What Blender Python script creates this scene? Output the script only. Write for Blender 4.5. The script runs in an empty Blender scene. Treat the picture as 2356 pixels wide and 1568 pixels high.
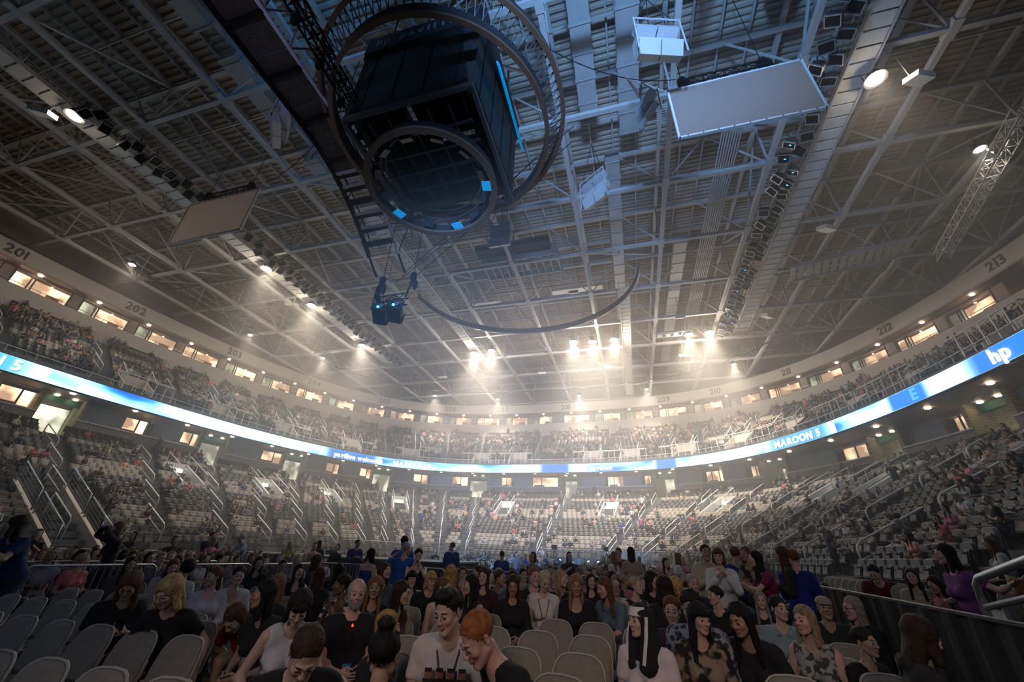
import bpy, math, random
import numpy as np
from mathutils import Matrix, Vector
random.seed(7); RNG = np.random.default_rng(7)
SC = bpy.context.scene; COL = SC.collection
PI = math.pi
FZ = -0.08              # level of the covered event floor
# ------------------------------------------------------------------ camera
cam_d = bpy.data.cameras.new('camera'); cam = bpy.data.objects.new('camera', cam_d); COL.objects.link(cam)
cam_d.sensor_width = 36; cam_d.lens = 916 / 2356 * 36; cam_d.clip_start = 0.05; cam_d.clip_end = 400
cam.matrix_world = Matrix(((0.96281331, 0.09352794, 0.25346213, 0), (0.26740152, -0.46380333, -0.84461997, 0),
                           (0.03856101, 0.88098751, -0.47156553, 1.5), (0, 0, 0, 1)))
SC.camera = cam
# ------------------------------------------------------------------ world, exposure
w = bpy.data.worlds.new('world'); SC.world = w; w.use_nodes = True
w.node_tree.nodes['Background'].inputs[0].default_value = (0.55, 0.6, 0.7, 1)
w.node_tree.nodes['Background'].inputs[1].default_value = 0.0
SC.view_settings.view_transform = 'Standard'; SC.view_settings.look = 'None'
SC.view_settings.gamma = 1; SC.view_settings.use_curve_mapping = False
SC.view_settings.exposure = 0.32
cy = SC.cycles
cy.use_denoising = True; cy.use_adaptive_sampling = True; cy.adaptive_threshold = 0.06
cy.max_bounces = 2; cy.diffuse_bounces = 1; cy.glossy_bounces = 1; cy.transmission_bounces = 2; cy.transparent_max_bounces = 6
cy.volume_bounces = 0; cy.use_light_tree = True; cy.sample_clamp_indirect = 4
cy.caustics_reflective = False; cy.caustics_refractive = False
LAMP_W = 17500.0         # one roof flood lamp, watts
STAGE_W = 9000.0
def light(name, kind, loc, energy, col, target=None, **kw):
    d = bpy.data.lights.new(name, kind); d.energy = energy; d.color = col
    for k, v in kw.items(): setattr(d, k, v)
    o = bpy.data.objects.new(name, d); COL.objects.link(o); o.location = loc
    if target is not None:
        o.rotation_euler = (Vector(target) - Vector(loc)).to_track_quat('-Z', 'Y').to_euler()
    return o
# blue washes of the stage rig, which stands behind the photographer; added spots are marked
light('wash_light', 'SPOT', (0, -5, 16), STAGE_W * 1.25, (0.22, 0.52, 1.0), (2.5, 17, 29), spot_size=1.25, spot_blend=0.8, shadow_soft_size=0.7)
light('wash_light', 'SPOT', (-8.5, -4, 22.5), STAGE_W * 0.22, (0.12, 0.45, 1.0), (-15, 10, 29), spot_size=1.0, spot_blend=0.8, shadow_soft_size=0.7)
light('wash_light', 'SPOT', (2, -8, 14), STAGE_W * 1.5, (0.35, 0.55, 1.0), (1, 42, 28), spot_size=0.9, spot_blend=1.0, shadow_soft_size=0.7)
light('wash_light', 'SPOT', (-4, -9, 11), 95000, (0.22, 0.50, 1.0), (-10, 45, 9), spot_size=0.66, spot_blend=1.0, shadow_soft_size=0.8)  # added beam that tints the far haze blue
light('wash_light', 'SPOT', (-10, -6, 13), 1300, (0.62, 0.62, 1.0), (-12.8, 8, 20), spot_size=0.7, spot_blend=1.0, shadow_soft_size=0.5)  # dim lilac spot added to brighten the gantry edge pipe
light('front_fill_light', 'AREA', (-6, -9, 7.5), 110, (0.45, 0.62, 1.0), (-3, 6, 0.5), size=8)
light('front_fill_light', 'AREA', (9, -7, 8), 55, (1.0, 0.62, 0.45), (0, 5, 0.5), size=5)

light('front_fill_light', 'SPOT', (-3, -9, 7), 760, (1.0, 0.80, 0.68), (-0.6, 3.6, 0.9), spot_size=0.62, spot_blend=1.0, shadow_soft_size=1.0)  # key spot added to lift the near faces
light('front_fill_light', 'SPOT', (6, -6, 7), 480, (1.0, 0.66, 0.46), (0.0, 3.8, 0.7), spot_size=0.6, spot_blend=1.0, shadow_soft_size=0.8)

# ------------------------------------------------------------------ helpers
def lin(c):
    return tuple((v / 12.92 if v <= 0.04045 else ((v + 0.055) / 1.055) ** 2.4) for v in c)
def hx(s):
    return lin(tuple(int(s[i:i + 2], 16) / 255 for i in (0, 2, 4)))
M = {}
def mat(name, col, rough=0.7, metal=0.0, emit=None, es=0.0, noise=0.0, nscale=4.0, bump=0.0, bscale=60.0, spec=0.5, alpha=None):
    if isinstance(col, str): col = hx(col)
    m = bpy.data.materials.new(name); m.use_nodes = True; M[name] = m
    nt = m.node_tree; b = nt.nodes['Principled BSDF']
    b.inputs['Base Color'].default_value = (*col, 1); b.inputs['Roughness'].default_value = rough
    b.inputs['Metallic'].default_value = metal; b.inputs['Specular IOR Level'].default_value = spec
    if emit is not None:
        if isinstance(emit, str): emit = hx(emit)
        b.inputs['Emission Color'].default_value = (*emit, 1); b.inputs['Emission Strength'].default_value = es
        if es < 30: m.cycles.emission_sampling = 'NONE'
    if noise or bump:
        tc = nt.nodes.new('ShaderNodeTexCoord')
    if noise:
        n = nt.nodes.new('ShaderNodeTexNoise'); n.inputs['Scale'].default_value = nscale; n.inputs['Detail'].default_value = 5
        nt.links.new(tc.outputs['Object'], n.inputs['Vector'])
        r = nt.nodes.new('ShaderNodeValToRGB'); r.color_ramp.elements[0].position = 0.3; r.color_ramp.elements[1].position = 0.72
        r.color_ramp.elements[0].color = (*[v * (1 - noise) for v in col], 1)
        r.color_ramp.elements[1].color = (*[min(1, v * (1 + noise * 0.7)) for v in col], 1)
        nt.links.new(n.outputs['Fac'], r.inputs['Fac']); nt.links.new(r.outputs['Color'], b.inputs['Base Color'])
    if bump:
        n2 = nt.nodes.new('ShaderNodeTexNoise'); n2.inputs['Scale'].default_value = bscale; n2.inputs['Detail'].default_value = 3
        nt.links.new(tc.outputs['Object'], n2.inputs['Vector'])
        bp = nt.nodes.new('ShaderNodeBump'); bp.inputs['Strength'].default_value = bump; bp.inputs['Distance'].default_value = 0.01
        nt.links.new(n2.outputs['Fac'], bp.inputs['Height']); nt.links.new(bp.outputs['Normal'], b.inputs['Normal'])
    return m
def link_mesh(name, V, F, m, parent=None, smooth=False, mi=None):
    me = bpy.data.meshes.new(name)
    me.from_pydata(V if isinstance(V, list) else V.tolist(), [], F if isinstance(F, list) else F.tolist())
    ms = m if isinstance(m, (list, tuple)) else [m]
    for q in ms: me.materials.append(M[q] if isinstance(q, str) else q)
    if mi is not None: me.polygons.foreach_set('material_index', np.asarray(mi, dtype=np.int32))
    if smooth: me.polygons.foreach_set('use_smooth', np.ones(len(me.polygons), dtype=bool))
    o = bpy.data.objects.new(name, me); COL.objects.link(o)
    if parent is not None: o.parent = parent
    return o
def frame_of(d):
    d = Vector(d).normalized(); up = Vector((0, 0, 1)) if abs(d.z) < 0.95 else Vector((1, 0, 0))
    s = d.cross(up).normalized(); return s, s.cross(d).normalized(), d
class MB:
    def __init__(s): s.v = []; s.f = []; s.m = []; s.mi = 0
    def add(s, V, F):
        b = len(s.v); s.v += [tuple(p) for p in V]; s.f += [tuple(i + b for i in f) for f in F]; s.m += [s.mi] * len(F); return s
    def box(s, c, d, rz=0.0, R=None):
        h = [x / 2 for x in d]; P = [Vector((sx * h[0], sy * h[1], sz * h[2])) for sz in (-1, 1) for sx, sy in ((-1, -1), (1, -1), (1, 1), (-1, 1))]
        if R is None and rz: R = Matrix.Rotation(rz, 3, 'Z')
        if R is not None: P = [R @ p for p in P]
        c = Vector(c)
        return s.add([p + c for p in P], [(3, 2, 1, 0), (4, 5, 6, 7), (0, 1, 5, 4), (1, 2, 6, 5), (2, 3, 7, 6), (3, 0, 4, 7)])
    def bar(s, p, q, w_, h_=None):
        h_ = h_ or w_; p, q = Vector(p), Vector(q); a, b, d = frame_of(q - p)
        P = [x + a * i * w_ / 2 + b * j * h_ / 2 for x in (p, q) for i, j in ((-1, -1), (1, -1), (1, 1), (-1, 1))]
        return s.add(P, [(3, 2, 1, 0), (4, 5, 6, 7), (0, 1, 5, 4), (1, 2, 6, 5), (2, 3, 7, 6), (3, 0, 4, 7)])
    def tube(s, pts, r, n=6, closed=False):
        pts = [Vector(p) for p in pts]; N = len(pts); V = []; F = []
        for i, p in enumerate(pts):
            d = (pts[(i + 1) % N] - pts[i - 1]) if closed else (pts[min(i + 1, N - 1)] - pts[max(i - 1, 0)])
            a, b, _ = frame_of(d)
            rr = r[i] if isinstance(r, (list, tuple)) else r
            V += [p + a * math.cos(2 * PI * k / n) * rr + b * math.sin(2 * PI * k / n) * rr for k in range(n)]
        for i in range(N if closed else N - 1):
            j = (i + 1) % N
            F += [(i * n + k, i * n + (k + 1) % n, j * n + (k + 1) % n, j * n + k) for k in range(n)]
        if not closed: F += [tuple(range(n))[::-1], tuple((N - 1) * n + k for k in range(n))]
        return s.add(V, F)
    def lathe(s, prof, c=(0, 0, 0), n=16, R=None):
        V = []; F = []; c = Vector(c)
        for r, z in prof:
            for k in range(n):
                p = Vector((r * math.cos(2 * PI * k / n), r * math.sin(2 * PI * k / n), z))
                V.append((R @ p if R is not None else p) + c)
        for i in range(len(prof) - 1):
            F += [(i * n + k, i * n + (k + 1) % n, (i + 1) * n + (k + 1) % n, (i + 1) * n + k) for k in range(n)]
        F += [tuple(range(n))[::-1], tuple((len(prof) - 1) * n + k for k in range(n))]
        return s.add(V, F)
    def prism(s, poly, z0, z1):
        n = len(poly); V = [(x, y, z0) for x, y in poly] + [(x, y, z1) for x, y in poly]
        return s.add(V, [tuple(range(n))[::-1], tuple(range(n, 2 * n))] + [(i, (i + 1) % n, (i + 1) % n + n, i + n) for i in range(n)])
    def build(s, name, m, parent=None, smooth=False):
        return link_mesh(name, s.v, s.f, m, parent, smooth, s.m if isinstance(m, (list, tuple)) else None)
def thing(name, label, cat, loc=(0, 0, 0), rz=0.0, group=None):
    o = bpy.data.objects.new(name, None); o.empty_display_size = 0.1; COL.objects.link(o)
    o.location = loc; o.rotation_euler = (0, 0, rz)
    return tag(o, label, cat, group)
def tag(o, label, cat, group=None):
    o['label'] = label; o['category'] = cat
    if group: o['group'] = group
    return o
def struct(o, label=None):
    o['kind'] = 'structure'
    if label: o['label'] = label
    return o
def empty(name, loc=(0, 0, 0), parent=None):
    o = bpy.data.objects.new(name, None); o.empty_display_size = 0.1; COL.objects.link(o); o.location = loc
    if parent: o.parent = parent
    return o
KIDS = {}
def kids(o):
    return KIDS.get(o.name) or [c for c in COL.objects if c.parent == o]
def copy_tree(o, children, loc=None, rz=None, label=None, group=None):
    c = o.copy(); COL.objects.link(c)
    if loc is not None: c.location = loc
    if rz is not None: c.rotation_euler = (0, 0, rz)
    if label: c['label'] = label
    if group: c['group'] = group
    for ch, sub in children:
        d = ch.copy(); COL.objects.link(d); d.parent = c
        for g in sub:
            e = g.copy(); COL.objects.link(e); e.parent = d
    return c
ORD = ('first second third fourth fifth sixth seventh eighth ninth tenth eleventh twelfth thirteenth fourteenth fifteenth sixteenth '
       'seventeenth eighteenth nineteenth twentieth').split()
def ordinal(k):
    if k < 20: return ORD[k]
    n = k + 1; t = 'twenty thirty forty fifty sixty seventy eighty ninety'.split()[n // 10 - 2]
    return (t[:-1] + 'ieth') if n % 10 == 0 else f'{t}-{ORD[n % 10 - 1]}'
# ------------------------------------------------------------------ the bowl: superellipse in plan, r metres outside the ribbon board
A0, B0, XC, YC, NN = 29.5, 47.5, -10.4, 5.5, 3.0
def bowl(th, r, z):
    cx, sy = math.cos(th), math.sin(th)
    a = A0 + r + ((0.6 + 0.1 * max(r, 0)) if cx > 0 else 0)
    return Vector((XC + a * math.copysign(abs(cx) ** (2 / NN), cx), YC + (B0 + r) * math.copysign(abs(sy) ** (2 / NN), sy), z))
def bowl_dir(th, r):       # outward normal in plan and heading of the tangent
    t = bowl(th + 1e-3, r, 0) - bowl(th - 1e-3, r, 0); t.normalize()
    return Vector((t.y, -t.x, 0)), t
TH0, TH1 = math.radians(-4), math.radians(186)
def arc(r, step, th0=TH0, th1=TH1):
    """angles spaced step metres apart along the curve r"""
    N = 1400; ths = np.linspace(th0, th1, N)
    cx, sy = np.cos(ths), np.sin(ths); a = A0 + r + np.where(cx > 0, 0.6 + 0.1 * max(r, 0), 0)
    X = XC + a * np.sign(cx) * np.abs(cx) ** (2 / NN); Y = YC + (B0 + r) * np.sign(sy) * np.abs(sy) ** (2 / NN)
    s = np.concatenate([[0], np.cumsum(np.hypot(np.diff(X), np.diff(Y)))])
    return np.interp(np.arange(0, s[-1], step), s, ths), s[-1]
def sweep(mb, prof, th0=TH0, th1=TH1, n=150, close=False):
    """sweep a (r, z) profile round the bowl"""
    ths = np.linspace(th0, th1, n); b = len(mb.v); k = len(prof)
    V = [bowl(t, r, z) for t in ths for r, z in prof]
    F = []
    kk = k if close else k - 1
    for i in range(n - 1):
        for j in range(kk):
            F.append((i * k + j, i * k + (j + 1) % k, (i + 1) * k + (j + 1) % k, (i + 1) * k + j))
    return mb.add(V, F)
# ================================================================== MATERIALS
mat('concrete', (0.16, 0.16, 0.165), 0.85, noise=0.25, nscale=1.5, bump=0.2)
mat('tier_concrete', (0.13, 0.13, 0.135), 0.85, noise=0.15, nscale=2.0)
mat('dark_floor', (0.035, 0.035, 0.04), 0.6, noise=0.3, nscale=1.2)
mat('deck_steel', (0.58, 0.49, 0.41), 0.8, noise=0.22, nscale=0.35)
mat('white_steel', (0.56, 0.56, 0.58), 0.65)
mat('off_white_panel', (0.78, 0.77, 0.76), 0.7, noise=0.05, nscale=0.5)
mat('duct_white', (0.52, 0.53, 0.56), 0.6, noise=0.12, nscale=0.7)
mat('black_metal', (0.009, 0.009, 0.011), 0.7, 0.0, spec=0.1)
mat('dark_metal', (0.05, 0.05, 0.055), 0.5, 0.3)
mat('dark_roof', (0.20, 0.17, 0.15), 0.85, noise=0.15, nscale=0.4)
mat('rail_white', (0.75, 0.74, 0.72), 0.4)
mat('rail_grey', (0.42, 0.45, 0.48), 0.3, 0.6)
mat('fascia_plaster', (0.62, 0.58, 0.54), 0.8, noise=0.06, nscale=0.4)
mat('suite_wall', (0.33, 0.27, 0.25), 0.7)
mat('blue_grey_panel', (0.30, 0.38, 0.48), 0.75, noise=0.1, nscale=3)
mat('teal_panel', (0.02, 0.09, 0.14), 0.7)
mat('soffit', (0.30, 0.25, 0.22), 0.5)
mat('green_sign', (0.01, 0.12, 0.06), 0.6)
mat('screen_cloth', (0.62, 0.58, 0.56), 0.8, noise=0.05, nscale=0.6)
_m = mat('screen_cloth2', (0.6, 0.55, 0.5), 0.8); _nt = _m.node_tree
_tr = _nt.nodes.new('ShaderNodeBsdfTranslucent'); _tr.inputs[0].default_value = (0.75, 0.70, 0.66, 1); _df = _nt.nodes.new('ShaderNodeBsdfDiffuse'); _df.inputs[0].default_value = (0.45, 0.42, 0.41, 1)
_mx = _nt.nodes.new('ShaderNodeMixShader'); _mx.inputs[0].default_value = 0.6
_nt.links.new(_df.outputs[0], _mx.inputs[1]); _nt.links.new(_tr.outputs[0], _mx.inputs[2]); _nt.links.new(_mx.outputs[0], _nt.nodes['Material Output'].inputs[0])
mat('glass', (0.35, 0.38, 0.38), 0.05, spec=0.8)
mat('orange_wood', (0.45, 0.22, 0.12), 0.6)
mat('ink', (0.10, 0.09, 0.085), 0.8)
mat('downlight_lens', (1, 1, 1), emit=(1.0, 0.72, 0.50), es=14)
mat('room_lamp', (1, 1, 1), emit=(1.0, 0.78, 0.5), es=16)
mat('lamp_face', (1, 1, 1), emit=(1.0, 0.86, 0.66), es=60); M['lamp_face'].cycles.emission_sampling = 'NONE'
mat('letter_white', (1, 1, 1), emit=(1, 1, 1), es=8)
mat('letter_shadow', (0, 0.2, 0.4), emit=(0.02, 0.25, 0.55), es=1.0)
mat('letter_pale', (0, 0.2, 0.4), emit=(0.10, 0.45, 1.0), es=1.2)
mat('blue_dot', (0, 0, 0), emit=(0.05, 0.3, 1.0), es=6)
mat('cyan_glow', (0.02, 0.3, 0.6), emit=(0.0, 0.30, 0.7), es=0.5)
def brick_mat(name, c1, c2, mortar, sc):
    m = mat(name, c1, 0.85); nt = m.node_tree; b = nt.nodes['Principled BSDF']
    tc = nt.nodes.new('ShaderNodeUVMap'); br = nt.nodes.new('ShaderNodeTexBrick')
    br.inputs['Color1'].default_value = (*c1, 1); br.inputs['Color2'].default_value = (*c2, 1); br.inputs['Mortar'].default_value = (*mortar, 1)
    br.inputs['Scale'].default_value = sc; br.inputs['Mortar Size'].default_value = 0.03
    nt.links.new(tc.outputs[0], br.inputs['Vector']); nt.links.new(br.outputs['Color'], b.inputs['Base Color'])
brick_mat('grey_brick', (0.34, 0.32, 0.31), (0.28, 0.27, 0.27), (0.20, 0.19, 0.19), 1.2)
brick_mat('yellow_block', (0.42, 0.40, 0.22), (0.36, 0.34, 0.19), (0.20, 0.19, 0.12), 1.2)
def ribbon_mat():
    m = bpy.data.materials.new('led_picture'); m.use_nodes = True; M['led_picture'] = m; nt = m.node_tree
    b = nt.nodes['Principled BSDF']; b.inputs['Base Color'].default_value = (0, 0, 0, 1)
    uv = nt.nodes.new('ShaderNodeUVMap'); mp = nt.nodes.new('ShaderNodeMapping'); mp.inputs['Scale'].default_value = (0.16, 0.5, 1)
    n = nt.nodes.new('ShaderNodeTexNoise'); n.inputs['Scale'].default_value = 1.0; n.inputs['Detail'].default_value = 1.5
    r = nt.nodes.new('ShaderNodeValToRGB'); e = r.color_ramp.elements
    e[0].position = 0.30; e[0].color = (0.0, 0.028, 0.16, 1); e[1].position = 0.60; e[1].color = (0.32, 0.66, 0.95, 1)
    k = e.new(0.35); k.color = (0.005, 0.08, 0.25, 1)
    k = e.new(0.43); k.color = (0.10, 0.24, 0.36, 1)
    nt.links.new(uv.outputs[0], mp.inputs[0]); nt.links.new(mp.outputs[0], n.inputs['Vector']); nt.links.new(n.outputs['Fac'], r.inputs['Fac'])
    nt.links.new(r.outputs['Color'], b.inputs['Emission Color']); b.inputs['Emission Strength'].default_value = 6.0
ribbon_mat()
def room_mat(name, c, s):       # a lit room: its light put in as uneven wall glow
    m = mat(name, (0.3, 0.2, 0.15), 0.8, emit=c, es=s); nt = m.node_tree; b = nt.nodes['Principled BSDF']
    tc = nt.nodes.new('ShaderNodeTexCoord'); n = nt.nodes.new('ShaderNodeTexNoise'); n.inputs['Scale'].default_value = 0.55; n.inputs['Detail'].default_value = 2
    r = nt.nodes.new('ShaderNodeValToRGB'); r.color_ramp.elements[0].position = 0.42; r.color_ramp.elements[1].position = 0.68
    r.color_ramp.elements[0].color = (*[x * 0.25 for x in c], 1); r.color_ramp.elements[1].color = (*[min(1.5, x * 1.6) for x in c], 1)
    nt.links.new(tc.outputs['Object'], n.inputs['Vector']); nt.links.new(n.outputs['Fac'], r.inputs['Fac']); nt.links.new(r.outputs['Color'], b.inputs['Emission Color'])
room_mat('lit_room', (1.0, 0.62, 0.38), 2.2)
room_mat('dim_room', (0.55, 0.60, 0.42), 0.8)
room_mat('concourse_light', (0.95, 0.92, 0.70), 1.1)

# ================================================================== FLOOR AND TIERS
f = MB().box((-10, 25, FZ - 0.15), (64, 110, 0.3)).build('floor', 'dark_floor'); struct(f, 'dark covered event floor of the arena')
LOW_N, UP_N = 20, 14
def low(i): return -13 + 0.8 * i, 0.9 + 0.38 * i
def upp(i): return 0.9 + 0.8 * i, 12.3 + 0.50 * i
prof = [(-13.4, FZ), (-13.4, 0.9)]
for i in range(LOW_N):
    r, z = low(i); prof += [(r - 0.4, z), (r + 0.4, z)]
prof += [(3.0, 8.12)]
o = sweep(MB(), prof).build('terrace', 'tier_concrete'); struct(o, 'stepped concrete terrace of the lower bowl')
prof = [(0.05, 10.95), (0.05, 12.3)]
for i in range(UP_N):
    r, z = upp(i); prof += [(max(r - 0.4, 0.05), z), (r + 0.4, z)]
prof += [(11.7, 18.8)]
o = sweep(MB(), prof).build('terrace', 'tier_concrete'); struct(o, 'stepped concrete terrace of the upper bowl')
# fascia under the upper suites, header band and the wall up to the roof
o = sweep(MB(), [(11.9, 18.7), (11.65, 18.7), (11.6, 19.7), (11.6, 21.1), (11.9, 21.1), (13.2, 21.1)]).build('trim_1', 'fascia_plaster'); struct(o, 'pale fascia below the upper suites')
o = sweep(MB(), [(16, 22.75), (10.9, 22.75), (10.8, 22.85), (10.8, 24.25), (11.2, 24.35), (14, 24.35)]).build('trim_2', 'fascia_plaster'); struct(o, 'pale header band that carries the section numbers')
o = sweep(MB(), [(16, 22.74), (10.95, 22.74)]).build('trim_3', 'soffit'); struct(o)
o = sweep(MB(), [(13.5, 24.3), (13.8, 29.4)]).build('wall_upper', 'dark_roof'); struct(o)
# soffit under the ribbon, parapet of brick in front of the club boxes
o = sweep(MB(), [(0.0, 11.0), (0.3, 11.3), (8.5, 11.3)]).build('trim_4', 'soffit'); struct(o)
AISLES = [math.radians(a) for a in (184, 177.5, 171.6, 165, 158, 151.5, 144.8, 137.8, 130.5, 124, 116, 108, 100.3, 88.7, 73.4, 62, 50.8, 41, 31.4, 24.5, 18.5, 12, 5)]
PORTALS = [math.radians(a) for a in (178, 171.6, 158, 144.8, 124.4, 100.3, 88.8, 73.6, 50.6, 31.6, 20.5, 10)]
VOMS = [math.radians(a) for a in (161.2, 149.2, 136.9, 119.5, 94.4, 81.2, 57.0, 35.2, 27.0)]
def uvbrick(o, mul=1.0):
    me = o.data; uv = me.uv_layers.new(name='UVMap')
    n = len(me.loops); li = np.empty(n, dtype=np.int32); me.loops.foreach_get('vertex_index', li)
    co = np.empty(len(me.vertices) * 3); me.vertices.foreach_get('co', co); co = co.reshape(-1, 3)[li]
    ang = np.arctan2((co[:, 1] - YC) / 1.6, co[:, 0] - XC) * 44
    uv.data.foreach_set('uv', (np.stack([ang, co[:, 2]], 1) * mul).ravel())
# club level behind the last lower row: parapet, boxes, portals
def wedge(th, half, r):          # angle that spans half metres at th
    p = bowl(th, r, 0); q = bowl(th + 0.01, r, 0); return half * 0.01 / max((q - p).length, 1e-4)
ps = sorted(PORTALS)
edges = [TH0] + ps + [TH1]
nwall = 0; nwin = 0; ndoor = 0
for a, b in zip(edges[:-1], edges[1:]):
    a2 = a + (wedge(a, 1.25, 3) if a in PORTALS else 0); b2 = b - (wedge(b, 1.25, 3) if b in PORTALS else 0)
    if b2 - a2 < 0.01: continue
    nseg = max(4, int((b2 - a2) * 40)); nwall += 1
    w_ = struct(empty(f'wall_club_{nwall}')); w_['label'] = 'club level wall with a grey brick parapet'
    p_ = sweep(MB(), [(3.0, 8.0), (3.0, 9.65), (3.35, 9.65), (3.35, 8.2)], a2, b2, nseg).build('parapet', 'grey_brick', w_); uvbrick(p_)
    sweep(MB(), [(2.9, 9.64), (2.9, 9.74), (3.45, 9.74), (3.45, 9.64)], a2, b2, nseg, close=True).build('coping', 'rail_white', w_)
    sweep(MB(), [(5.2, 8.5), (5.2, 11.3)], a2, b2, nseg).build('back_wall', 'teal_panel', w_)
    for e_, sg in ((a2, 1), (b2, -1)):   # block returns beside each portal, washed by a downlight
        P = [bowl(e_, 3.0, 8.1), bowl(e_, 7.4, 8.1), bowl(e_, 7.4, 11.3), bowl(e_, 3.0, 11.3)]
        n_, t_ = bowl_dir(e_, 3); V = [p for p in P] + [p + t_ * 0.3 * -sg * -1 for p in P]
        q_ = MB().add(V, [(0, 1, 2, 3), (7, 6, 5, 4), (0, 4, 5, 1), (1, 5, 6, 2), (2, 6, 7, 3), (3, 7, 4, 0)]).build('block_return', 'yellow_block', w_); uvbrick(q_)
    # boxes along this stretch
    ths, L = arc(5.0, 1.0, a2, b2); k = max(1, int(L // 4.6)); bw = (b2 - a2) / k
    for i in range(k):
        c0, c1 = a2 + bw * i, a2 + bw * (i + 1); lit = i % 2 == 0 or k < 3
        g = (c1 - c0) * 0.04
        m0 = c0 + (c1 - c0) * 0.42
        if lit:
            nwin += 1; W = struct(empty(f'window_{nwin}')); W['label'] = 'lit club box window'
            sweep(MB(), [(4.9, 9.0), (4.9, 11.28)], c0 + g, m0, 3).build('room', 'lit_room', W)
            sweep(MB(), [(3.8, 9.7), (3.8, 9.8), (3.9, 9.8), (3.9, 9.7)], c0 + g, m0, 3, True).build('sill', 'suite_wall', W)
            sweep(MB(), [(3.8, 11.05), (3.8, 11.28), (3.9, 11.28), (3.9, 11.05)], c0 + g, m0, 3, True).build('head', 'suite_wall', W)
            for e_ in (c0 + g, (c0 + m0) / 2, m0):
                MB().bar(bowl(e_, 3.85, 8.9), bowl(e_, 3.85, 11.28), 0.09).build('mullion', 'dark_metal', W)
            sweep(MB(), [(4.85, 9.0), (4.85, 10.25)], c0 + (m0 - c0) * 0.45, c0 + (m0 - c0) * 0.92, 3).build('counter', 'orange_wood', W)
            sweep(MB(), [(3.75, 8.5), (3.75, 11.28)], m0, c1 - g, 3).build('panel', 'blue_grey_panel', W)
        else:
            sweep(MB(), [(3.75, 8.5), (3.75, 11.28)], c0 + g, m0, 3).build('panel', 'blue_grey_panel', w_)
            MB().bar(bowl(c0, 3.8, 8.6), bowl(c0, 3.8, 11.28), 0.35).build('pier', 'blue_grey_panel', w_)
for i, th in enumerate(ps):
    ndoor += 1; D = struct(empty(f'door_{ndoor}')); D['label'] = 'lit portal from the concourse to the lower bowl'
    hw = wedge(th, 1.2, 3)
    sweep(MB(), [(6.8, 8.1), (6.8, 11.0)], th - hw, th + hw, 3).build('concourse', 'concourse_light', D)
    sweep(MB(), [(4.0, 10.8), (4.0, 11.28), (4.3, 11.28), (4.3, 10.8)], th - hw, th + hw, 3, True).build('lintel', 'green_sign', D)
    sweep(MB(), [(2.9, 8.14), (8.0, 8.14)], th - hw, th + hw, 3).build('landing', 'tier_concrete', D)
    for s_ in (-1, 1):
        n_, t_ = bowl_dir(th, 4); p = bowl(th, 3.6, 11.27) + t_ * 0.6 * s_
        MB().lathe([(0.16, -0.05), (0.16, 0.0), (0.1, 0.03)], p, 10).build('downlight', 'downlight_lens', D)
# ---------------------------------------------------------------- upper suites: one window bay after another
ths, L = arc(13.2, 1.0); nb = int(L // 5.2); bays = np.linspace(TH0, TH1, nb + 1)
hnd = arc(13.2, 5.2)[0]
for i in range(len(hnd) - 1):
    c0, c1 = hnd[i], hnd[i + 1]
    if c1 < math.radians(23.5):       # the open loge at the right end has no glass
        W = struct(empty(f'wall_loge_{i}')); W['label'] = 'open loge above the pale fascia'
        sweep(MB(), [(15.5, 21.1), (15.5, 22.8)], c0, c1, 3).build('back_wall', 'suite_wall', W)
        continue
    nwin += 1; W = struct(empty(f'window_{nwin}')); W['label'] = 'glazed suite in the ring below the header band'
    d = c1 - c0
    def seg(a, b, r0, z0, z1, nm, m): return sweep(MB(), [(r0, z0), (r0, z1)], c0 + d * a, c0 + d * b, 3).build(nm, m, W)
    seg(0.0, 0.2, 12.0, 21.1, 22.75, 'pier', 'suite_wall')
    seg(0.2, 0.75, 12.7, 21.1, 22.6, 'room', 'lit_room'); seg(0.75, 1.0, 12.5, 21.1, 22.6, 'side_room', 'dim_room' if i % 3 else 'lit_room')
    seg(0.3, 0.5, 12.65, 21.1, 21.8, 'cabinet', 'orange_wood')
    seg(0.2, 1.0, 11.95, 22.55, 22.75, 'head', 'suite_wall')
    for u in (0.2, 0.74, 0.79, 1.0):
        MB().bar(bowl(c0 + d * u, 12.0, 21.1), bowl(c0 + d * u, 12.0, 22.7), 0.1).build('mullion', 'dark_metal', W)
    MB().tube([bowl(c0 + d * u, 11.75, 21.4) for u in (0, 0.5, 1)], 0.03, 5).build('rail', 'rail_grey', W)
    for u in (0.15, 0.6):
        MB().bar(bowl(c0 + d * u, 12.0, 21.05), bowl(c0 + d * u, 11.75, 21.4), 0.04).build('rail_post', 'rail_grey', W)
    MB().lathe([(0.09, -0.04), (0.09, 0.0), (0.05, 0.02)], bowl(c0 + d * 0.5, 12.3, 22.5), 8).build('room_light', 'room_lamp', W)
# round downlights in both soffits
dl = MB().lathe([(0.17, -0.06), (0.17, 0.0), (0.1, 0.04)], (0, 0, 0), 12)
first = None
for r, z, step, grp, lb in ((11.4, 22.7, 4.7, 'downlights under the header band', 'small round downlight in the soffit under the header band'),
                            (1.7, 11.27, 4.4, 'downlights under the ribbon board', 'round downlight in the soffit under the blue ribbon board')):
    for k, th in enumerate(arc(r, step)[0]):
        if first is None:
            first = dl.build('downlight', 'downlight_lens'); o = first
        else:
            o = first.copy(); COL.objects.link(o)
        o.location = bowl(th, r, z); tag(o, f'{lb}, {ordinal(k)} from the right end', 'lamp', grp)
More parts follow.
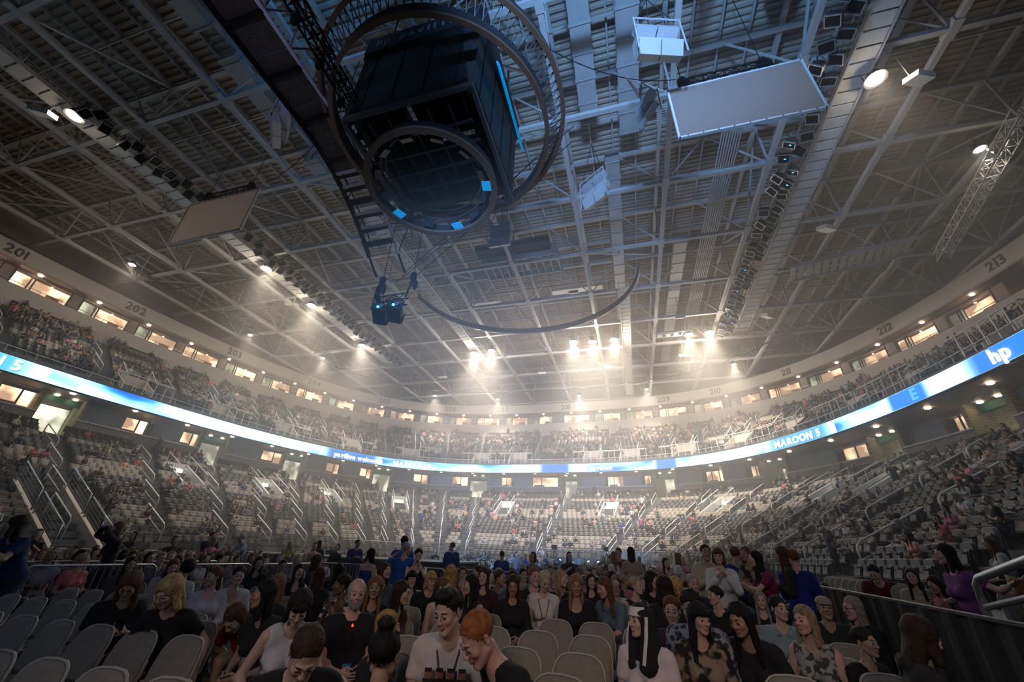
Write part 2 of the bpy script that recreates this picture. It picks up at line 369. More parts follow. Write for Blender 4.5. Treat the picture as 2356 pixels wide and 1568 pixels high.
# ---------------------------------------------------------------- text
GL = {}
def glyph(ch, depth=0.03):
    k = (ch, depth)
    if k not in GL:
        c = bpy.data.curves.new('g', 'FONT'); c.body = ch; c.size = 1; c.extrude = depth; c.align_x = 'CENTER'; c.resolution_u = 3
        try: c.offset = 0.018
        except Exception: pass
        o = bpy.data.objects.new('g', c); COL.objects.link(o); bpy.context.view_layer.update()
        me = bpy.data.meshes.new_from_object(o.evaluated_get(bpy.context.evaluated_depsgraph_get()))
        w_ = max([v.co.x for v in me.vertices], default=.3) - min([v.co.x for v in me.vertices], default=0)
        COL.objects.unlink(o); GL[k] = (me, w_)
    return GL[k]
def ring_text(txt, th_start, r, z, size, m, parent, name='letter', gap=0.12, dz=0):
    """letters stand on the inner face at r and run left to right as seen from the floor, so the angle falls"""
    th = th_start
    for ch in txt:
        if ch == ' ': th -= wedge(th, size * 0.42, r); continue
        me, w_ = glyph(ch); adv = (w_ + gap) * size
        th -= wedge(th, adv / 2, r)
        n_, t_ = bowl_dir(th, r)                # tangent towards growing angle; letters face -n
        x = -t_; y = Vector((0, 0, 1)); zz = -n_
        mm = me.copy(); mm.materials.clear(); mm.materials.append(M[m])
        o = bpy.data.objects.new(name, mm); COL.objects.link(o); o.parent = parent
        R = Matrix((x, y, zz)).transposed().to_4x4(); R.translation = bowl(th, r, z); o.matrix_world = R @ Matrix.Scale(size, 4)
        th -= wedge(th, adv / 2, r)
    return th
num = struct(empty('trim_5')); num['label'] = 'section numbers on the header band'
for t, a in (('201', 177), ('202', 170.4), ('203', 159.5), ('204', 145.2), ('205', 128), ('206', 110.2), ('207', 98), ('208', 90), ('209', 77), ('210', 66.5), ('211', 51.6), ('212', 34.4), ('213', 21.3)):
    ring_text(t, math.radians(a), 10.78, 23.15, 1.15, 'ink', num, 'numeral')
# ---------------------------------------------------------------- the ribbon board
rb = thing('ribbon_board', 'long glowing blue and white LED ribbon board round the edge of the upper bowl', 'screen')
sc_ = MB(); ths = np.linspace(TH0, TH1, 260)
sc_.add([bowl(t, -0.155, z) for t in ths for z in (11.04, 12.06)], [(i * 2, i * 2 + 2, i * 2 + 3, i * 2 + 1) for i in range(259)])
so = sc_.build('screen', 'led_picture', rb)
uv = so.data.uv_layers.new(name='UVMap')
li = np.empty(len(so.data.loops), dtype=np.int32); so.data.loops.foreach_get('vertex_index', li)
S = np.concatenate([[0], np.cumsum([(bowl(b, 0, 0) - bowl(a, 0, 0)).length for a, b in zip(ths[:-1], ths[1:])])])
uv.data.foreach_set('uv', np.stack([S[li // 2], li % 2], 1).ravel().astype(np.float32))
sweep(MB(), [(-0.17, 11.0), (-0.17, 11.04), (-0.14, 11.04), (-0.14, 12.06), (-0.17, 12.06), (-0.17, 12.12), (0.04, 12.12), (0.04, 11.0)], n=200, close=True).build('housing', 'dark_metal', rb)
_m = mat('picture_field', (0, 0, 0), emit=(1, 1, 1), es=1.0); _a = _m.node_tree.nodes.new('ShaderNodeAttribute'); _a.attribute_name = 'tint'
_m.node_tree.links.new(_a.outputs['Color'], _m.node_tree.nodes['Principled BSDF'].inputs['Emission Color'])
def ground(a0, a1, c, c2=(1.3, 2.2, 2.8)):      # a coloured field of the running picture, fading out at both ends
    n = 24; o = sweep(MB(), [(-.165, 11.05), (-.165, 12.05)], math.radians(a1), math.radians(a0), n).build('picture_field', 'picture_field', rb)
    at_ = o.data.attributes.new('tint', 'FLOAT_COLOR', 'POINT')
    for k in range(n):
        e_ = min(1, min(k, n - 1 - k) / 4); e_ = e_ * e_ * (3 - 2 * e_)
        for q in (0, 1): at_.data[k * 2 + q].color = tuple(a * e_ + b * (1 - e_) for a, b in zip(c, c2)) + (1,)
ground(184, 173.6, (.11, .62, 1.0)); ground(17.8, 8, (.01, .26, .95)); ground(141.5, 126, (.02, .30, .95)); ground(25.5, 20.2, (.02, .30, 1.0)); ground(47, 33, (.14, .66, 1.0)); ground(90.5, 88, (.02, .3, 1.0)); ground(73, 67, (.05, .38, 1.0))
def sign(txt, a, size=0.85, m='letter_white', sh=True, z=11.22):
    ring_text(txt, math.radians(a), -0.20, z, size, m, rb, 'letter')
    if sh: ring_text(txt, math.radians(a) - wedge(math.radians(a), 0.05, 0), -0.175, z - 0.05, size, 'letter_shadow', rb, 'letter_shadow')
def start_for_end(txt, a_end, size):
    L = sum(size * .42 if c == ' ' else (glyph(c)[1] + .12) * size for c in txt)
    s_ = np.interp(math.radians(a_end), ths, S) + L
    return math.degrees(np.interp(s_, S, ths))
sign('MAROON 5', start_for_end('MAROON 5', 174.6, 1.0), 1.0)
sign('pavilion', 138.2, 0.75); sign('welcomes', 132.4, 0.7); sign('MAROON 5', 122.8, 0.85)
sign('hp pavilion', 86.8, 0.8, 'letter_white', False); sign('welcomes', 54.2, 0.7, 'letter_white', False); sign('MAROON 5', 44.8, 0.85)
sign('E', 22.4, 1.0, 'letter_pale', False); sign('hp', 15.2, 1.05, 'letter_white', False)
# ================================================================== ROOF
XL = [-2.1 + 6.45 * k for k in range(-9, 8)]; YT = [8.9 + 6.25 * j for j in range(-3, 11)]
ZB, ZT, ZD = 25.0, 28.9, 29.3
roof = struct(empty('ceiling')); roof['label'] = 'steel roof deck carried by a grid of painted trusses'
for k in range(len(XL) - 1):      # one corrugated deck sheet per bay, ribs run across the hall
    x0, x1 = XL[k], XL[k + 1]; V = []; F = []; y = -12.0; i = 0
    ys = []
    while y < 74:
        ys += [(y, ZD), (y + 0.16, ZD), (y + 0.20, ZD + 0.09), (y + 0.36, ZD + 0.09)]; y += 0.40
    for (yy, zz) in ys: V += [(x0, yy, zz), (x1 + 0.02, yy, zz)]
    F = [(2 * j, 2 * j + 1, 2 * j + 3, 2 * j + 2) for j in range(len(ys) - 1)]
    link_mesh('deck_sheet', V, F, 'deck_steel', roof)
def nodeplate(mb, x, y, z):
    mb.box((x, y, z), (0.75, 1.1, 0.5)); mb.box((x, y, z), (1.1, 0.6, 0.42))
for k, x in enumerate(XL):        # trusses that run the length of the hall
    t = empty('long_truss', parent=roof)
    MB().bar((x, YT[0] - 6, ZB), (x, YT[-1] + 3, ZB), 0.30, 0.30).build('bottom_chord', 'white_steel', t)
    MB().bar((x, YT[0] - 6, ZT), (x, YT[-1] + 3, ZT), 0.26, 0.28).build('top_chord', 'white_steel', t)
    wb = MB(); pl = MB()
    for j, y in enumerate(YT):
        pl.box((x, y, ZB), (0.44, 1.0, 0.36))
        if -30 < x < 20 and y < 45:
            if j % 2 == k % 2: MB().bar((x, y, ZB), (x, y, ZT), 0.12).build('post', 'white_steel', t)
            if j + 1 < len(YT) and k % 2:
                a, b = ((y, ZT), (YT[j + 1], ZB)) if j % 2 else ((y, ZB), (YT[j + 1], ZT))
                MB().bar((x, a[0], a[1]), (x, b[0], b[1]), 0.11).build('diagonal', 'white_steel', t)
        else:
            wb.bar((x, y, ZB), (x, y, ZT), 0.10)
            if j + 1 < len(YT):
                wb.bar((x, y, ZB if j % 2 else ZT), (x, YT[j + 1], ZT if j % 2 else ZB), 0.09)
    if wb.v: o = wb.build('far_web', 'white_steel', t); o['kind'] = 'stuff'
    pl.build('node_plates', 'white_steel', t)['kind'] = 'stuff'
for j, y in enumerate(YT):        # and across it
    t = empty('cross_truss', parent=roof)
    MB().bar((XL[0], y, ZB), (XL[-1], y, ZB), 0.26, 0.28).build('bottom_chord', 'white_steel', t)
    MB().bar((XL[0], y, ZT - 0.1), (XL[-1], y, ZT - 0.1), 0.28, 0.28).build('top_chord', 'white_steel', t)
    wb = MB()
    for k in range(len(XL) - 1):
        a, b = XL[k], XL[k + 1]; m_ = (a + b) / 2
        if -32 < a < 20 and y < 40:
            if j % 2: MB().bar((a, y, ZB), (m_, y, ZT), 0.09).build('diagonal', 'white_steel', t)
            MB().bar((b, y, ZB), (m_, y, ZT), 0.09).build('diagonal', 'white_steel', t)
        else:
            wb.bar((b, y, ZB), (m_, y, ZT), 0.09)
    wb.build('far_web', 'white_steel', t)['kind'] = 'stuff'
# flat wind bracing in the plane of the bottom chords, some bays only
for k in range(len(XL) - 1):
    for j in range(len(YT) - 1):
        if (k + 2 * j) % 7 == 0:
            MB().bar((XL[k], YT[j], ZB), (XL[k + 1], YT[j + 1], ZT), 0.13).build('sway_brace', 'white_steel', roof)
# purlins and joists under the deck
for k in range(len(XL) - 1):
    for s in (0.25, 0.5, 0.75):
        MB().bar((XL[k] + 6.45 * s, -12, ZD - 0.15), (XL[k] + 6.45 * s, 74, ZD - 0.15), 0.10, 0.22).build('purlin', 'white_steel', roof)
for j in range(len(YT) - 1):
    MB().bar((XL[0], YT[j] + 3.1, ZD - 0.5), (XL[-1], YT[j] + 3.1, ZD - 0.5), 0.10, 0.2).build('joist', 'white_steel', roof)
# sloping dark soffit between the header band and the grid, at the sides
# ---------------------------------------------------------------- ducts
def duct(x, y0, y1, wd, z, lbl, flange=1.5):
    t = thing('air_duct', lbl, 'duct', (x, y0, z))
    MB().box((0, (y1 - y0) / 2, 0), (wd, y1 - y0, 0.6)).build('casing', 'duct_white', t)
    y = 0.4
    while y < y1 - y0:
        MB().box((0, y, 0), (wd + 0.09, 0.07, 0.68)).build('flange', 'duct_white', t); y += flange
    return t
duct(-0.35, -4, 16.5, 1.15, 27.6, 'wide white air duct with flanged joints beside the round scoreboard')
duct(2.2, -4, 19, 1.25, 28.0, 'wide white air duct nearer the right hanging screen')
duct(0.9, 20, 66, 1.0, 27.2, 'long white air duct over the middle of the far seats')
duct(-21.8, 8, 13.0, 1.3, 28.3, 'short pale air duct above the left hanging screen')
duct(-21.8, 15.5, 18.5, 1.3, 28.3, 'short pale air duct just beyond the left hanging screen')
duct(-21.8, 3.0, 6.5, 1.3, 28.3, 'short pale air duct in the dark roof corner left of the gantry')
duct(6.4, 30, 56, 1.1, 27.2, 'pale air duct beyond the conduit bundle')
duct(9.3, -4, 12, 1.2, 27.6, 'pale air duct above the corner of the right hanging screen')
# conduit bundle with its bend
t = thing('conduit_bundle', 'bundle of eight thin silver conduits that bends above the right hanging screen', 'pipes')
for i in range(8):
    e = 0.17 * i
    MB().tube([(3.8, 17.9 - e, 26.6), (7.2 + e * 0.3, 17.9 - e, 26.6), (7.75 + e * .6, 18.2 - e * .6, 26.6), (8.0 + e, 18.9, 26.6), (8.0 + e, 40, 26.6), (8.0 + e, 58, 26.6)], 0.055, 5).build('conduit', 'duct_white', t, True)
# catwalks with slatted decks
def catwalk(x, wd, y0, y1, lbl, step=0.75):
    t = thing('catwalk', lbl, 'catwalk', (x, 0, 24.4))
    y = y0; i = 0
    while y < y1:
        MB().box((0, y, 0), (wd, step - 0.1, 0.06)).build('plank', 'off_white_panel', t); y += step; i += 1
    for s in (-1, 1):
        MB().bar((s * wd / 2, y0, 0.02), (s * wd / 2, y1, 0.02), 0.09, 0.25).build('edge_beam', 'white_steel', t)
        r_ = MB()
        for z in (0.55, 1.1): r_.tube([(s * wd / 2, y0, z), (s * wd / 2, y1, z)], 0.03, 4)
        yy = y0
        while yy <= y1: r_.tube([(s * wd / 2, yy, 0), (s * wd / 2, yy, 1.1)], 0.025, 4); yy += 2.1
        r_.build('guard_rail', 'white_steel', t)
catwalk(13.4, 1.25, 3, 44, 'white slatted catwalk over the right side beside the rows of black lamps')
catwalk(-31.0, 1.25, 0, 44, 'white slatted catwalk over the left side beside the rows of black lamps')
catwalk(1.15, 0.95, 33, 62, 'narrow white slatted catwalk over the middle of the far end')
catwalk(-17.7, 0.95, 19, 48, 'narrow white slatted catwalk passing left of the hung projectors')
# ---------------------------------------------------------------- rows of black house lights beside the catwalks
def house_light():
    t = thing('house_light', 'x', 'lamp')
    R = Matrix.Rotation(math.radians(35), 3, 'Y')
    b = MB(); b.box((0, 0, 0), (0.62, 0.5, 0.26), R=R); b.box(R @ Vector((0, 0, 0.2)), (0.3, 0.3, 0.2), R=R); b.build('housing', 'dark_metal', t)
    fr = MB()
    for s in (-1, 1):
        fr.box(R @ Vector((s * 0.33, 0, -0.16)), (0.035, 0.58, 0.08), R=R); fr.box(R @ Vector((0, s * 0.28, -0.16)), (0.69, 0.035, 0.08), R=R)
    fr.build('rim', 'rail_grey', t)
    g = MB().box(R @ Vector((0, 0, -0.14)), (0.54, 0.46, 0.02), R=R).build('lens', 'black_metal', t)
    MB().bar((0, 0, 0), (0, 0, 0.75), 0.05).build('hanger', 'dark_metal', t)
    MB().box(R @ Vector((0.05, 0.0, -0.155)), (0.12, 0.05, 0.01), R=R).build('painted_glint', 'blue_dot', t)  # blue reflection put in as a small glowing chip
    return t
hl = house_light(); hk = [(c, []) for c in kids(hl)]; hk_plain = [c for c in hk if not c[0].name.startswith('painted_glint')]
firsth = True
for side, xs, sg in (('right', 12.3, 1), ('left', -29.9, -1)):
    n = 0
    for i in range(34):
        y = 7.0 + i * 1.08 + (0.35 if i > 12 else 0)
        for k in range(2):
            if random.random() < 0.08: continue
            loc = (xs - sg * (0.35 + 0.75 * k), y + 0.35 * k, 24.0 + random.uniform(-.1, .15))
            lb = f'black house light with a grey rim beside the {side} catwalk, {ordinal(n)} from the near end'
            if firsth: o = hl; o.location = loc; firsth = False; o['label'] = lb; o['group'] = f'black lamps beside the {side} catwalk'
            else: o = copy_tree(hl, hk if (random.random() < 0.22 and side == 'right') else hk_plain, loc, None, lb, f'black lamps beside the {side} catwalk')
            o.rotation_euler = (random.uniform(-.25, .25), random.uniform(-.3, .3), (0 if sg > 0 else PI) + random.uniform(-.35, .35)); n += 1
# ---------------------------------------------------------------- flood lamps that light the hall
lamps = [(-30.5, 7.0, 'over the dark roof at the left, beside a white box'), (14.2, 16.2, 'over the right catwalk, beside a white box'),
  (-42.9, 18.6, 'over the left stand near the roof edge'), (-30.7, 22.0, 'beyond the left hanging screen'), (-30.9, 28.3, 'left of the hung projectors'),
  (-31.0, 37.6, 'above the far end of the left catwalk'), (-17.8, 42.5, 'left one of the pair under the curved track'), (-15.3, 42.2, 'right one of the pair under the curved track'),
  (-5.0, 41.9, 'first of the three in a row over the far end'), (-2.8, 42.3, 'middle of the three in a row over the far end'), (-0.3, 42.2, 'last of the three in a row over the far end'),
  (7.8, 42.7, 'left one of the pair beside the white lamp frame'), (9.9, 42.6, 'right one of the pair beside the white lamp frame'),
  (-43.2, 32.3, 'second along the left roof edge'), (-38.6, 39.8, 'third along the left roof edge'), (22.0, 22.3, 'beside the lit truss at the right edge'),
  (-29.6, 56.0, 'first of the small ones along the far roof edge'), (-19.8, 59.3, 'second of the small ones along the far roof edge'),
  (-6.5, 59.9, 'third of the small ones along the far roof edge'), (3.6, 58.8, 'fourth of the small ones along the far roof edge'), (14.1, 51.9, 'fifth of the small ones along the far roof edge')]
fl = None
for i, (x, y, wh) in enumerate(lamps):
    small = i in (2, 13, 14, 15, 16, 17, 18, 19, 20); z = 23.9
    if fl is None:
        fl = thing('flood_lamp', 'x', 'lamp'); fl.scale = (1.25,) * 3
        MB().lathe([(0.12, 0.55), (0.2, 0.5), (0.26, 0.2), (0.42, 0.0), (0.40, 0.0), (0.2, 0.12)], n=16).build('reflector', 'dark_metal', fl, True)
        MB().lathe([(0.02, -0.06), (0.2, -0.05), (0.30, 0.02), (0.30, 0.05)], n=16).build('lens', 'lamp_face', fl, True)
        MB().bar((0, 0, 0.5), (0, 0, 1.2), 0.06).build('hanger', 'dark_metal', fl)
        MB().tube([(-0.4, 0, 0.1), (-0.4, 0, 0.6), (0.4, 0, 0.6), (0.4, 0, 0.1)], 0.025, 5).build('yoke', 'dark_metal', fl)
        fk = [(c, []) for c in kids(fl)]; o = fl; o.location = (x, y, z)
    else: o = copy_tree(fl, fk, (x, y, z)); o.scale = (1.25,) * 3
    o['label'] = 'bright roof flood lamp ' + wh; o['group'] = 'flood lamps under the roof'
    if small: o.scale = (0.8,) * 3
    P = LAMP_W * (0.30 if small else 1.0) * {0: .04, 1: .10, 15: .08, 3: .30, 4: .45, 2: .30, 13: .5, 5: .7, 14: 1.0, 16: 1.5, 17: 1.6, 18: 1.6, 19: 1.6, 20: 1.6}.get(i, 1.0)
    far = y > 30
    light('flood_lamp_light', 'SPOT', (x, y, z - 0.12), P * 0.9, (1.0, 0.85, 0.68), (x * .9 - 1, y + 6, 0), spot_size=1.75, spot_blend=0.9, shadow_soft_size=0.3).parent = None
    light('flood_lamp_glow', 'POINT', (x, y, z - 0.25), P * 0.06, (1.0, 0.82, 0.62), shadow_soft_size=0.3)
# ---------------------------------------------------------------- haze: a bank that thickens towards the far end
for k, (y0, y1, dn) in enumerate(((9, 22, .008), (22, 79, .0165))):
    hz = bpy.data.materials.new('haze'); hz.use_nodes = True; nt = hz.node_tree; nt.nodes.clear()
    vo = nt.nodes.new('ShaderNodeVolumeScatter'); vo.inputs['Density'].default_value = dn; vo.inputs['Anisotropy'].default_value = 0.3
    vo.inputs['Color'].default_value = (1, 1, 1, 1); hz.cycles.homogeneous_volume = True
    out = nt.nodes.new('ShaderNodeOutputMaterial'); nt.links.new(vo.outputs[0], out.inputs['Volume'])
    M['haze%d' % k] = hz
    o = MB().box((-10, (y0 + y1) / 2, 14.7), (98, y1 - y0 - .04, 29.9)).build('haze', 'haze%d' % k); o['kind'] = 'stuff'; o['label'] = 'stage haze hanging in the hall, ' + ('thin under the scoreboard', 'thick at the far end')[k]
# ================================================================== THE CENTRE SCOREBOARD
SX, SY = -7.45, 11.0
mat('screen_off', (0.012, 0.013, 0.016), 0.5); mat('score_panel', (0.035, 0.035, 0.04), 0.6, noise=0.2, nscale=6)
mat('score_trim', (0.07, 0.07, 0.08), 0.5); mat('ring_wood', (0.15, 0.08, 0.05), 0.6); mat('score_grey', (0.022, 0.022, 0.027), 0.6); mat('faded_sign', (0.16, 0.20, 0.26), 0.6)
mat('gantry_mesh', (0.06, 0.045, 0.038), 0.7, noise=0.4, nscale=3); mat('rail_pale', (0.62, 0.60, 0.72), 0.4)
t = thing('scoreboard', 'dark four-sided centre scoreboard hanging from the roof between two rings', 'scoreboard', (SX, SY, 0))
H = 2.95
for k, nm in enumerate(('near', 'right', 'far', 'left')):
    R = Matrix.Rotation(k * PI / 2, 3, 'Z')
    MB().box(R @ Vector((0, -H + 0.16, 20.2)), (2 * H - 0.5, 0.3, 4.2), R=R).build('screen_wall', 'screen_off', t)
    MB().box(R @ Vector((0, -H + 0.02, 17.55)), (2 * H, 0.16, 0.26), R=R).build('lower_sill', 'score_trim', t)
    MB().box(R @ Vector((0, -H - 0.02, 23.0)), (2 * H, 0.3, 1.3), R=R).build('sign_panel', 'score_grey', t)
    # tapered corner column
    c = R @ Vector((H - 0.05, -H + 0.05, 0)); mb = MB()
    mb.add([R @ Vector(p) for p in ((H, -H, 17.4), (H - 0.12, -H, 17.4), (H, -H + 0.12, 17.4), (H, -H, 23.6), (H - 1.1, -H, 23.6), (H, -H + 1.1, 23.6), (H - .3, -H + .3, 17.4), (H - .6, -H + .6, 23.6))],
           [(0, 1, 4, 3), (0, 3, 5, 2), (1, 6, 7, 4), (2, 5, 7, 6), (0, 2, 6, 1), (3, 4, 7, 5)])
    mb.build('corner_column', 'score_panel', t)
    for s_ in range(4):
        MB().box(R @ Vector((-H + 0.75 + s_ * 1.45, -H - 0.005, 20.2)), (0.03, 0.03, 4.2), R=R).build('panel_joint', 'black_metal', t)
MB().box((0, 0, 23.9), (5.2, 5.2, 0.3)).build('roof_plate', 'black_metal', t)
MB().box((1.9, -0.4, 20.4), (1.6, 4.6, 0.1), R=Matrix.Rotation(math.radians(100), 3, 'Y')).build('side_fin', 'score_panel', t)
MB().box((3.5, 0.3, 20.8), (0.08, 4.4, 0.4), R=Matrix.Rotation(math.radians(-20), 3, 'Y')).build('blue_lit_panel', 'cyan_glow', t)  # blue light on the panel put in as its own glow
def hoop(cx, cy_, r, z, h, th, nm, m, par, n=64):
    mb = MB(); V = []; F = []
    for k in range(n):
        a = 2 * PI * k / n
        for rr, zz in ((r, z), (r + th, z), (r + th, z + h), (r, z + h)): V.append((cx + rr * math.cos(a), cy_ + rr * math.sin(a), zz))
    for k in range(n):
        j = (k + 1) % n
        for q in range(4): F.append((k * 4 + q, k * 4 + (q + 1) % 4, j * 4 + (q + 1) % 4, j * 4 + q))
    return mb.add(V, F).build(nm, m, par)
# upper ring: two hoops with a zigzag of thin struts between
hoop(0.25, -0.2, 5.0, 19.0, 0.75, 0.10, 'ring_band', 'score_grey', t); hoop(0.25, -0.2, 4.95, 18.93, 0.14, 0.2, 'ring_edge', 'ring_wood', t)
hoop(0.25, -0.2, 5.75, 20.3, 0.5, 0.10, 'outer_band', 'score_grey', t); hoop(0.25, -0.2, 5.72, 20.2, 0.14, 0.2, 'outer_edge', 'ring_wood', t)
z_ = MB()
for k in range(96):
    a, b = 2 * PI * k / 96, 2 * PI * (k + 0.5) / 96
    p = (0.25 + 5.1 * math.cos(a), -0.2 + 5.1 * math.sin(a), 19.6); q = (0.25 + 5.75 * math.cos(b), -0.2 + 5.75 * math.sin(b), 20.45); c = 2 * PI * (k + 1) / 96
    z_.bar(p, q, 0.035); z_.bar(q, (0.25 + 5.1 * math.cos(c), -0.2 + 5.1 * math.sin(c), 19.6), 0.035)
z_.build('ring_lattice', 'score_trim', t)
# lower ring with its inner pipes, lamps and cross truss
hoop(0, 0.1, 2.78, 16.0, 0.5, 0.12, 'lower_ring', 'score_grey', t); hoop(0, 0.1, 2.72, 15.94, 0.12, 0.26, 'lower_ring_edge', 'ring_wood', t)
for rr, zz in ((2.35, 16.5), (2.2, 16.9)):
    MB().tube([(rr * math.cos(2 * PI * k / 40), 0.1 + rr * math.sin(2 * PI * k / 40), zz) for k in range(40)], 0.035, 5, True).build('inner_pipe', 'score_trim', t)
for i in range(-2, 3):
    MB().bar((-2.6, i * 0.9, 17.2), (2.6, i * 0.9, 17.2), 0.1).build('cross_bar', 'dark_metal', t)
    MB().bar((i * 0.9, -2.6, 17.35), (i * 0.9, 2.6, 17.35), 0.08).build('cross_bar', 'dark_metal', t)
for k in range(12):
    a = 2 * PI * k / 12
    R = Matrix.Rotation(a, 3, 'Z') @ Matrix.Rotation(0.5, 3, 'Y')
    MB().box((2.45 * math.cos(a), 0.1 + 2.45 * math.sin(a), 16.25), (0.28, 0.5, 0.34), R=R).build('ring_lamp', 'dark_metal', t)
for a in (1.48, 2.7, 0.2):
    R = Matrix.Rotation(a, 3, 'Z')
    MB().box((2.5 * math.cos(a), 0.1 + 2.5 * math.sin(a), 16.05), (0.4, 0.5, 0.04), R=R).build('blue_gel', 'cyan_glow', t)
R_ = Matrix.Rotation(PI / 2, 4, 'X')
for i, ch in enumerate('hp pavilion'):
    if ch == ' ': continue
    me = glyph(ch)[0].copy(); me.materials.clear(); me.materials.append(M['faded_sign'])
    o = bpy.data.objects.new('letter', me); COL.objects.link(o); o.parent = t
    o.location = (-2.2 + i * 0.43 - (0.12 if i > 6 else 0), -H - 0.19, 22.75); o.rotation_euler = (PI / 2, 0, 0); o.scale = (0.75,) * 3
for sx in (-1, 1):
    for sy in (-1, 1):
        MB().tube([(sx * 2.4, sy * 2.4, 24), (sx * 2.4, sy * 2.4, 29)], 0.04, 5).build('hoist_cable', 'black_metal', t)
# ================================================================== HANGING SCREENS
def truss_bar(mb, p, q, s, step, r=0.025):
    """square lattice truss"""
    p, q = Vector(p), Vector(q); a, b, d = frame_of(q - p); L = (q - p).length; n = max(2, int(L / step))
    cs = [a * i * s / 2 + b * j * s / 2 for i, j in ((-1, -1), (1, -1), (1, 1), (-1, 1))]
    for c in cs: mb.bar(p + c, q + c, r * 2)
    for k in range(n):
        u, v = p + (q - p) * (k / n), p + (q - p) * ((k + 1) / n)
        for i in range(4):
            j = (i + 1) % 4; mb.bar(u + cs[i], v + cs[j], r * 1.2) if k % 2 else mb.bar(u + cs[j], v + cs[i], r * 1.2)
            mb.bar(u + cs[i], u + cs[j], r * 1.2)
    return mb
def screen(x0, x1, lbl):
    t = thing('hanging_screen', lbl, 'screen', ((x0 + x1) / 2, 12.4, 17.6)); W = x1 - x0
    MB().box((0, 0, 1.7), (W - 0.1, 0.03, 3.3)).build('cloth', 'screen_cloth2', t)
    fr = 'frame'
    for s in (-1, 1):
        MB().box((s * W / 2, 0, 1.7), (0.09, 0.12, 3.49)).build('side_frame', 'off_white_panel', t)
        MB().box((0, 0, 1.7 + s * 1.7), (W, 0.12, 0.09)).build('cross_frame', 'off_white_panel', t)
    for k in range(9):
        MB().box((-W / 2 + 0.35 + k * (W - 0.7) / 8, -0.07, 0.0), (0.06, 0.03, 0.06)).build('clip', 'orange_wood', t)
    truss_bar(MB(), (-W * 0.36, 0.25, 3.95), (W * 0.3, 0.25, 3.95), 0.4, 0.45).build('lattice_truss', 'black_metal', t)
    for s in (-0.36, 0.27):
        m_ = MB(); m_.lathe([(0.12, -0.35), (0.2, -0.2), (0.2, 0.25), (0.1, 0.4)], (W * s, 0.25, 4.2), 10); m_.box((W * s + 0.18, 0.25, 4.0), (0.3, 0.3, 0.45)); m_.build('hoist_motor', 'black_metal', t)
        MB().tube([(W * s, 0.25, 4.5), (W * s, 0.25, 11)], 0.02, 4).build('hoist_cable', 'black_metal', t)
screen(3.42, 8.9, 'blank pale projection screen in a white frame, the larger one hanging on the right')
screen(-26.3, -20.6, 'blank pale projection screen in a white frame, the one hanging on the left')
# ================================================================== GANTRY THAT CURVES DOWN
def gz(y): return 20.3 if y < 9 else 20.3 - (y - 9) ** 2 * 0.056
t = thing('cable_gantry', 'long dark gantry that runs out from the stage and curves down at its end', 'gantry')
ys = [-4 + i * 0.72 for i in range(29)]; X0, X1 = -14.35, -12.35
for i, y in enumerate(ys[:-1]):
    y2 = ys[i + 1]; z, z2 = gz(y), gz(y2)
    if y < 11.5:
        MB().add([(X0, y, z), (X1, y, z), (X1, y2 - .03, z2), (X0, y2 - .03, z2), (X0, y, z + .06), (X1, y, z + .06), (X1, y2 - .03, z2 + .06), (X0, y2 - .03, z2 + .06)],
                 [(3, 2, 1, 0), (4, 5, 6, 7), (0, 1, 5, 4), (1, 2, 6, 5), (2, 3, 7, 6), (3, 0, 4, 7)]).build('deck_panel', 'gantry_mesh', t)
    else:
        MB().bar((X0, y, z - 0.02), (X1, y, z - 0.02), 0.12, 0.1).build('rung', 'duct_white', t)
        MB().bar((X0, y + 0.25, z - 0.02), (X1, y + 0.25, z - 0.02), 0.16, 0.12).build('rung', 'black_metal', t)
    if i % 3 == 0: MB().bar((X0, y, z - 0.08), (X1, y, z - 0.08), 0.16, 0.12).build('cross_beam', 'black_metal', t)
for x, m_, r, dz, nm in ((X0, 'black_metal', 0.14, 0, 'edge_beam'), (X1, 'rail_pale', 0.09, -0.05, 'edge_pipe'), (X1 + 0.9, 'score_trim', 0.04, 0.9, 'outer_pipe'), (X0, 'black_metal', 0.04, 0.8, 'outer_pipe')):
    MB().tube([(x, y, gz(y) + dz) for y in ys], r, 8).build(nm, m_, t, True)
l_ = MB()
for i in range(0, 28, 2):
    y, y1, y2 = ys[i], ys[i + 1], ys[min(i + 2, 28)]
    l_.bar((X1, y, gz(y)), (X1 + 0.9, y1, gz(y1) + 0.9), 0.06); l_.bar((X1 + 0.9, y1, gz(y1) + 0.9), (X1, y2, gz(y2)), 0.06)
    l_.bar((X0, y, gz(y)), (X0, y, gz(y) + 0.8), 0.05)
l_.build('side_lattice', 'score_trim', t)
for y in (0, 5, 10): MB().tube([((X0 + X1) / 2, y, gz(y)), ((X0 + X1) / 2, y, 29)], 0.03, 4).build('hanger', 'black_metal', t)
for x in (X0, X1): MB().bar((x, ys[-1], gz(ys[-1])), (x + 0.15, ys[-1] + 0.9, gz(ys[-1]) - 0.9), 0.09).build('end_arm', 'black_metal', t)
t = thing('lighting_truss', 'black lattice lighting truss running beside the dark gantry to the scoreboard', 'truss')
truss_bar(MB(), (-10.6, -2, 20.5), (-10.2, 11.6, 18.2), 0.5, 0.55, 0.03).build('lattice', 'black_metal', t)
for k in range(8):
    y = 0.5 + k * 1.45; MB().lathe([(0.1, -0.35), (0.16, -0.1), (0.14, 0.15), (0.05, 0.25)], (-10.5, y, 19.75 - y * 0.17), 8).build('spotlight', 'black_metal', t)
